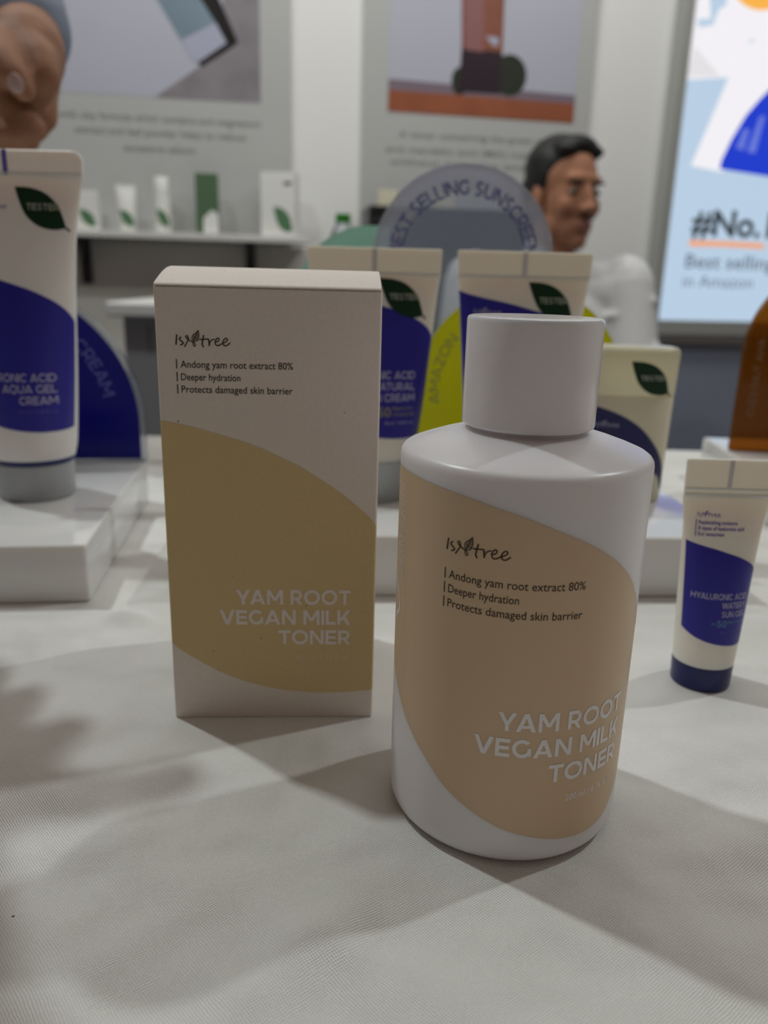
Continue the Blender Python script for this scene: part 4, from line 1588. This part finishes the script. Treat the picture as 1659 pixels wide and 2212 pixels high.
# --- seated man in a white shirt
mn = thing('person', 'seated man in a white shirt with short black hair looking aside', 'person', (0, 0, 0))
hy = 1850.0
hc = ony(1217, 426, hy)
hc = (hc[0], hc[1], hc[2])
YAW = math.radians(-180 + 30)
HP, ht, he = head_prims(hc, YAW)
nk = (hc[0] - 10, hc[1] + 22, hc[2] - 140)
chest = (nk[0] - 2, nk[1] + 22, nk[2] - 150)
belly = (nk[0], nk[1] + 70, nk[2] - 360)
pelv = (nk[0], nk[1] + 110, -262.0)
shL, shR = (nk[0] + 168, nk[1] + 10, nk[2] - 36), (nk[0] - 168, nk[1] + 10, nk[2] - 36)
elL, elR = (nk[0] + 205, nk[1] - 60, nk[2] - 300), (nk[0] - 205, nk[1] - 60, nk[2] - 300)
wrL, wrR = (nk[0] + 95, nk[1] - 250, -190), (nk[0] - 95, nk[1] - 250, -190)
knL, knR = (nk[0] + 110, nk[1] - 300, -270), (nk[0] - 110, nk[1] - 300, -270)
anL, anR = (nk[0] + 110, nk[1] - 270, -675), (nk[0] - 110, nk[1] - 270, -675)
prims = HP + [limb((ht(0, -14, -60), 50), (nk, 54)), limb((nk, 62), (chest, 118), (belly, 118), (pelv, 128)), ('e', chest, (158, 100, 130)),
              limb((shL, 54), (elL, 42), (wrL, 27)), limb((shR, 54), (elR, 42), (wrR, 27)), limb(((nk[0] - 120, chest[1], chest[2] + 90), 60), ((nk[0] + 120, chest[1], chest[2] + 90), 60)),
              limb(((pelv[0] + 80, pelv[1], pelv[2]), 92), (knL, 62), (anL, 40)), limb(((pelv[0] - 80, pelv[1], pelv[2]), 92), (knR, 62), (anR, 40))]
for w_, sd in ((wrL, 1), (wrR, -1)):
    palm = (w_[0] - sd * 18, w_[1] - 60, w_[2] - 4)
    prims.append(limb((w_, 25), (palm, 30)))
    for k_, ln in enumerate((58, 68, 63, 50)):
        b_ = (palm[0] + (k_ - 1.5) * 20, palm[1] - 22, palm[2])
        prims.append(limb((b_, 10), ((b_[0], b_[1] - ln * .5, b_[2] + 4), 9), ((b_[0], b_[1] - ln, b_[2] - 12), 7.5)))
    prims.append(limb(((palm[0] - sd * 22, palm[1] + 20, palm[2]), 12), ((palm[0] - sd * 44, palm[1] - 18, palm[2] + 2), 10), ((palm[0] - sd * 46, palm[1] - 44, palm[2]), 8)))
body = blob('body', prims, 4.5, 'skin', mn, 5)
# shirt
sp = [limb((( nk[0], nk[1] + 6, nk[2] - 8), 66), (chest, 128), (belly, 130), ((pelv[0], pelv[1], pelv[2] + 40), 136)), ('e', chest, (172, 112, 142)),
      limb((shL, 66), (elL, 56), ((wrL[0] * .92 + elL[0] * .08, wrL[1] * .92 + elL[1] * .08, wrL[2] * .92 + elL[2] * .08), 37)),
      limb((shR, 66), (elR, 56), ((wrR[0] * .92 + elR[0] * .08, wrR[1] * .92 + elR[1] * .08, wrR[2] * .92 + elR[2] * .08), 37)),
      limb(((nk[0] - 125, chest[1], chest[2] + 92), 70), ((nk[0] + 125, chest[1], chest[2] + 92), 70))]
for k_ in range(9):
    t_ = k_ / 8
    p_ = tuple(shL[i] * (1 - t_) + elL[i] * t_ for i in range(3))
    sp.append(('e', (p_[0] + 30 * math.sin(k_ * 2.1), p_[1] - 34, p_[2]), (40, 24, 10)))
shirt = blob('shirt', sp, 6, 'shirt_white', mn, 4)
MB().lathe([(58, 0), (62, 2), (60, 30), (54, 44), (52, 42), (55, 26), (56, 0)], 40, nk[0], nk[1] + 6, cap0=False, cap1=False).build('collar', 'shirt_white', mn, smooth=True, fn=lambda x, y, z: (x, y, z + nk[2] + 14 - (y - nk[1]) * -.12))
blob('trousers', [limb((pelv, 136), (belly[:2] + (pelv[2] + 60,), 124)), limb(((pelv[0] + 80, pelv[1], pelv[2]), 100), (knL, 72), (anL[:2] + (-650,), 56)),
                  limb(((pelv[0] - 80, pelv[1], pelv[2]), 100), (knR, 72), (anR[:2] + (-650,), 56))], 9, 'trousers_dark', mn, 3)
for a_ in (anL, anR):
    blob('shoe', [limb(((a_[0], a_[1] + 20, -712), 38), ((a_[0], a_[1] - 150, -716), 34)), ('e', (a_[0], a_[1] - 60, -733), (44, 130, 17))], 6, 'shoe_black', mn, 3)
blob('hair', [he(0, -22, 58, 82, 90, 74), he(0, 34, 98, 60, 36, 26, .3), he(0, -72, 14, 68, 42, 62), he(-70, -18, 36, 12, 42, 40), he(70, -18, 36, 12, 42, 40), he(-38, 52, 90, 28, 18, 14), he(38, 52, 90, 28, 18, 14)], 5, 'hair_black', mn, 3)
for s_ in (-1, 1):
    ew = blob('eye', [he(s_ * 32, 78, 6, 14, 8, 6)], 1.5, 'eye_white', mn, 2)
    blob('iris', [he(s_ * 33, 83.5, 6, 6.5, 4, 6)], 1.5, 'eye_dark', ew, 1)
    blob('eyebrow', [he(s_ * 32, 87, 25, 20, 5, 4)], 2, 'hair_black', mn, 1)
blob('lips', [he(0, 93, -58, 21, 6, 4), he(0, 92, -67, 18, 6, 5)], 2, 'lips', mn, 1)
blob('moustache', [he(-9, 95, -46, 15, 4, 4), he(9, 95, -46, 15, 4, 4)], 2, 'hair_black', mn, 1)

st = thing('stool', 'round black stool under the seated man', 'stool', (pelv[0], pelv[1], FLOOR_Z))
zt_ = pelv[2] - 132 - FLOOR_Z
MB().lathe([(150, zt_ - 45), (165, zt_ - 38), (168, zt_ - 8), (150, zt_)], 48).build('seat', 'cabinet_black', st, smooth=True)
for k_ in range(4):
    a_ = PI / 4 + k_ * PI / 2
    MB().lathe([(11, 0), (11, zt_ - 42)], 12, 120 * math.cos(a_), 120 * math.sin(a_)).build('leg', 'metal_dark', st, smooth=True)

# --- standing person whose hand reaches over the far left of the table
pr = thing('person', 'standing person in a grey-blue long-sleeved top reaching a closed hand over the table', 'person', (0, 0, 0))


def hp(x, y, dy=0.0):
    """point of the hand: pixel on the plane of the hand, dy towards the wall"""
    P_ = ony(x, y, 600.0)
    return (float(P_[0]), float(P_[1]) + dy, float(P_[2]))


wr = hp(2, 58, 40)
prims = []
# palm
prims += [limb((wr, 25), (hp(28, 105, 18), 27), (hp(58, 130, 8), 20)), limb((wr, 24), (hp(15, 150, 18), 25), (hp(25, 205, 20), 20)), limb((hp(20, 110, 22), 26), (hp(0, 225, 34), 22)), limb((hp(-20, 150, 24), 28), (hp(-18, 240, 20), 26), (hp(-8, 296, 14), 10))]
# index, middle, ring, little: knuckle, middle joint, end joint, tip
prims.append(limb((hp(44, 92, 6), 13.5), (hp(94, 136, -6), 11.8), (hp(118, 176, -14), 9.8), (hp(96, 208, -8), 8.6), (hp(64, 226, 2), 7.6)))
prims.append(limb((hp(30, 145, 30), 12), (hp(68, 205, 18), 10.5), (hp(80, 248, 12), 9.4), (hp(60, 272, 8), 8.2), (hp(38, 262, 12), 7.4)))
prims.append(limb((hp(8, 205, -4), 11), (hp(52, 250, -14), 10), (hp(94, 286, -16), 9.0), (hp(62, 300, -20), 7.8), (hp(18, 292, -16), 7.2)))
prims.append(limb((hp(-10, 235, 10), 10), (hp(30, 280, 4), 8.8), (hp(60, 303, 4), 7.4), (hp(20, 305, 8), 6.8)))
# thumb, leaving the side of the palm
prims.append(limb((hp(5, 110, -2), 15), (hp(40, 158, -24), 12.0), (hp(72, 186, -30), 9.6), (hp(96, 218, -30), 7.4)))
elb = (-352.0, 800.0, 380.0)
sho = (-500.0, 905.0, 590.0)
nk2 = (-668.0, 900.0, 655.0)
ch2 = (-668.0, 910.0, 430.0)
pv2 = (-668.0, 905.0, 120.0)
HP2, ht2, he2 = head_prims((-668.0, 880.0, 830.0), math.radians(180 - 30))
prims += HP2
sho2, elb2, wr2 = (-836.0, 905.0, 590.0), (-880.0, 890.0, 310.0), (-865.0, 800.0, 80.0)
prims += [limb((ht2(0, -14, -60), 50), (nk2, 54)), limb((nk2, 60), (ch2, 120), (pv2, 120)), ('e', ch2, (160, 100, 150)),
          limb((sho, 54), (elb, 41), (wr, 25)), limb((sho2, 54), (elb2, 41), (wr2, 26))]
prims += [limb((wr2, 25), ((wr2[0], wr2[1] - 20, wr2[2] - 70), 28))]
for k_ in range(4):
    prims.append(limb(((wr2[0], wr2[1] - 44 + 18 * k_, wr2[2] - 88), 9.5), ((wr2[0] + 8, wr2[1] - 48 + 18 * k_, wr2[2] - 130), 8.5), ((wr2[0] + 20, wr2[1] - 46 + 18 * k_, wr2[2] - 160), 7.5)))
prims.append(limb(((wr2[0] + 12, wr2[1] - 40, wr2[2] - 50), 12), ((wr2[0] + 16, wr2[1] - 66, wr2[2] - 85), 10), ((wr2[0] + 20, wr2[1] - 70, wr2[2] - 110), 8)))
for s_ in (-1, 1):
    prims.append(limb(((pv2[0] + s_ * 85, pv2[1], pv2[2]), 92), ((pv2[0] + s_ * 92, pv2[1] - 10, -290), 60), ((pv2[0] + s_ * 95, pv2[1] + 20, -670), 42)))
blob('body', prims, 2.6, 'skin_warm', pr, 7)
# nail of the thumb
nv = Vector(hp(96, 218, -30)) - Vector(hp(72, 186, -30))
nq = nv.to_track_quat('Y', 'Z').to_matrix().to_4x4()
nc = (Vector(hp(72, 186, -30)) + nv * .72) + Vector((-1.0, -7.6, .8))
blob('thumb_nail', [('e', tuple(nc), (5.2, 7.2, 1.6), Matrix.Rotation(0, 4, 'Z') @ (nv.normalized().to_track_quat('Y', 'Z').to_matrix().to_4x4() @ Matrix.Rotation(PI / 2, 4, 'Y') @ Matrix.Rotation(PI / 2, 4, 'Y') @ Matrix.Rotation(math.radians(95), 4, 'Y')))], .8, 'nail', pr, 1)
cuff = tuple(wr[i] * .88 + elb[i] * .12 for i in range(3))
blob('top', [limb((nk2[:2] + (nk2[2] - 10,), 66), (ch2, 132), (pv2, 136)), ('e', ch2, (174, 114, 160)), limb((sho, 66), (elb, 52), (cuff, 35)),
             limb((sho2, 66), (elb2, 52), (tuple(wr2[i] * .9 + elb2[i] * .1 for i in range(3)), 35)), limb(((-790, 905, 570), 72), ((-546, 905, 570), 72))], 5, 'shirt_blue', pr, 4)
blob('trousers', [limb((pv2, 134), (pv2[:2] + (30,), 130))] + [limb(((pv2[0] + s_ * 85, pv2[1], pv2[2]), 102), ((pv2[0] + s_ * 92, pv2[1] - 10, -290), 72), ((pv2[0] + s_ * 95, pv2[1] + 20, -650), 58)) for s_ in (-1, 1)], 9, 'trousers_dark', pr, 3)
for s_ in (-1, 1):
    x_, y_ = pv2[0] + s_ * 95, pv2[1] + 20
    blob('shoe', [limb(((x_, y_ + 20, -712), 38), ((x_, y_ - 150, -716), 34)), ('e', (x_, y_ - 60, -733), (44, 130, 17))], 6, 'shoe_black', pr, 3)
    ew = blob('eye', [he2(s_ * 32, 78, 6, 14, 8, 6)], 1.5, 'eye_white', pr, 2)
    blob('iris', [he2(s_ * 33, 83.5, 6, 6.5, 4, 6)], 1.5, 'eye_dark', ew, 1)
    blob('eyebrow', [he2(s_ * 32, 87, 25, 20, 5, 4)], 2, 'hair_black', pr, 1)
blob('hair', [he2(0, -22, 58, 82, 90, 74), he2(0, 42, 104, 58, 36, 24, .3), he2(0, -72, 14, 68, 42, 62), he2(-70, -18, 36, 12, 42, 40), he2(70, -18, 36, 12, 42, 40)], 5, 'hair_black', pr, 3)
blob('lips', [he2(0, 93, -58, 21, 6, 4), he2(0, 92, -67, 18, 6, 5)], 2, 'lips', pr, 1)


# --- unseen person added on the near side; outstretched arm shadows the cloth's left
vs_ = thing('person', 'person in a dark jacket standing before the table with one arm stretched over the cloth', 'person', (0, 0, 0))
q0 = (-430.0, -335.0)
nk3, ch3, pv3 = (q0[0], q0[1] + 20, 690.0), (q0[0], q0[1], 470.0), (q0[0], q0[1] - 30, 150.0)
HP3, ht3, he3 = head_prims((q0[0], q0[1] + 45, 865.0), math.radians(-12))
s1, e1, w1 = (q0[0] + 168, q0[1] + 10, 625.0), (-232.0, -30.0, 425.0), (-203.0, 206.0, 256.0)
s2, e2, w2 = (q0[0] - 168, q0[1] + 10, 625.0), (q0[0] - 205, q0[1] - 20, 345.0), (q0[0] - 195, q0[1] + 60, 110.0)
prims = HP3 + [limb((ht3(0, -14, -60), 50), (nk3, 54)), limb((nk3, 60), (ch3, 120), (pv3, 122)), ('e', ch3, (158, 100, 150)),
               limb((s1, 54), (e1, 41), (w1, 26)), limb((s2, 54), (e2, 41), (w2, 26))]
pm = Vector((-238, 270, 234))
prims.append(('e', tuple(pm), (40, 48, 19)))
prims.append(limb((w1, 26), (tuple(pm), 29)))
for k_, (ang, ln) in enumerate(((4, 60), (22, 36), (40, 30), (60, 28))):
    dr = Vector((math.cos(math.radians(ang)), math.sin(math.radians(ang)), -.12))
    sd = Vector((-math.sin(math.radians(40)), math.cos(math.radians(40)), 0)) * (k_ - 1.5) * 15
    b_ = pm + Vector((.77, .64, 0)) * 18 + sd
    prims.append(limb((tuple(b_), 10.5), (tuple(b_ + dr * ln * .45), 9), (tuple(b_ + dr * ln * .78 + Vector((0, 0, -8))), 8), (tuple(b_ + dr * ln + Vector((0, 0, -20))), 7)))
prims.append(limb((tuple(pm + Vector((10, -30, 0))), 13), (tuple(pm + Vector((30, -44, -6))), 11), (tuple(pm + Vector((52, -46, -14))), 9)))
prims.append(limb((w2, 25), ((w2[0], w2[1] + 10, w2[2] - 70), 28)))
for k_ in range(4):
    prims.append(limb(((w2[0], w2[1] - 20 + 18 * k_, w2[2] - 88), 9.5), ((w2[0] + 8, w2[1] - 18 + 18 * k_, w2[2] - 130), 8.5), ((w2[0] + 20, w2[1] - 16 + 18 * k_, w2[2] - 160), 7.5)))
prims.append(limb(((w2[0] + 12, w2[1] + 34, w2[2] - 50), 12), ((w2[0] + 16, w2[1] + 58, w2[2] - 85), 10), ((w2[0] + 20, w2[1] + 60, w2[2] - 110), 8)))
for s_ in (-1, 1):
    prims.append(limb(((pv3[0] + s_ * 85, pv3[1], pv3[2]), 92), ((pv3[0] + s_ * 92, pv3[1] + 10, -290), 60), ((pv3[0] + s_ * 95, pv3[1] - 20, -670), 42)))
blob('body', prims, 4, 'skin_warm', vs_, 5)
blob('jacket', [limb((nk3[:2] + (nk3[2] - 10,), 66), (ch3, 134), (pv3, 138)), ('e', ch3, (174, 116, 160)), limb((s1, 68), (e1, 56), (tuple(w1[i] * .93 + e1[i] * .07 for i in range(3)), 42)),
                limb((s2, 68), (e2, 56), (tuple(w2[i] * .9 + e2[i] * .1 for i in range(3)), 40)), limb(((q0[0] - 122, q0[1], 598), 74), ((q0[0] + 122, q0[1], 598), 74))], 6, 'trousers_dark', vs_, 4)
blob('trousers', [limb((pv3, 134), (pv3[:2] + (40,), 130))] + [limb(((pv3[0] + s_ * 85, pv3[1], pv3[2]), 102), ((pv3[0] + s_ * 92, pv3[1] + 10, -290), 72), ((pv3[0] + s_ * 95, pv3[1] - 20, -650), 58)) for s_ in (-1, 1)], 9, 'shirt_blue', vs_, 3)
for s_ in (-1, 1):
    x_, y_ = pv3[0] + s_ * 95, pv3[1] - 20
    blob('shoe', [limb(((x_, y_ - 20, -712), 38), ((x_, y_ + 150, -716), 34)), ('e', (x_, y_ + 60, -733), (44, 130, 17))], 6, 'shoe_black', vs_, 3)
    ew = blob('eye', [he3(s_ * 32, 78, 6, 14, 8, 6)], 1.5, 'eye_white', vs_, 2)
    blob('iris', [he3(s_ * 33, 83.5, 6, 6.5, 4, 6)], 1.5, 'eye_dark', ew, 1)
    blob('eyebrow', [he3(s_ * 32, 87, 25, 20, 5, 4)], 2, 'hair_black', vs_, 1)
blob('hair', [he3(0, -22, 58, 82, 90, 74), he3(0, 42, 104, 58, 36, 24, .3), he3(0, -72, 14, 68, 42, 62), he3(-70, -18, 36, 12, 42, 40), he3(70, -18, 36, 12, 42, 40)], 5, 'hair_black', vs_, 3)
blob('lips', [he3(0, 93, -58, 21, 6, 4), he3(0, 92, -67, 18, 6, 5)], 2, 'lips', vs_, 1)
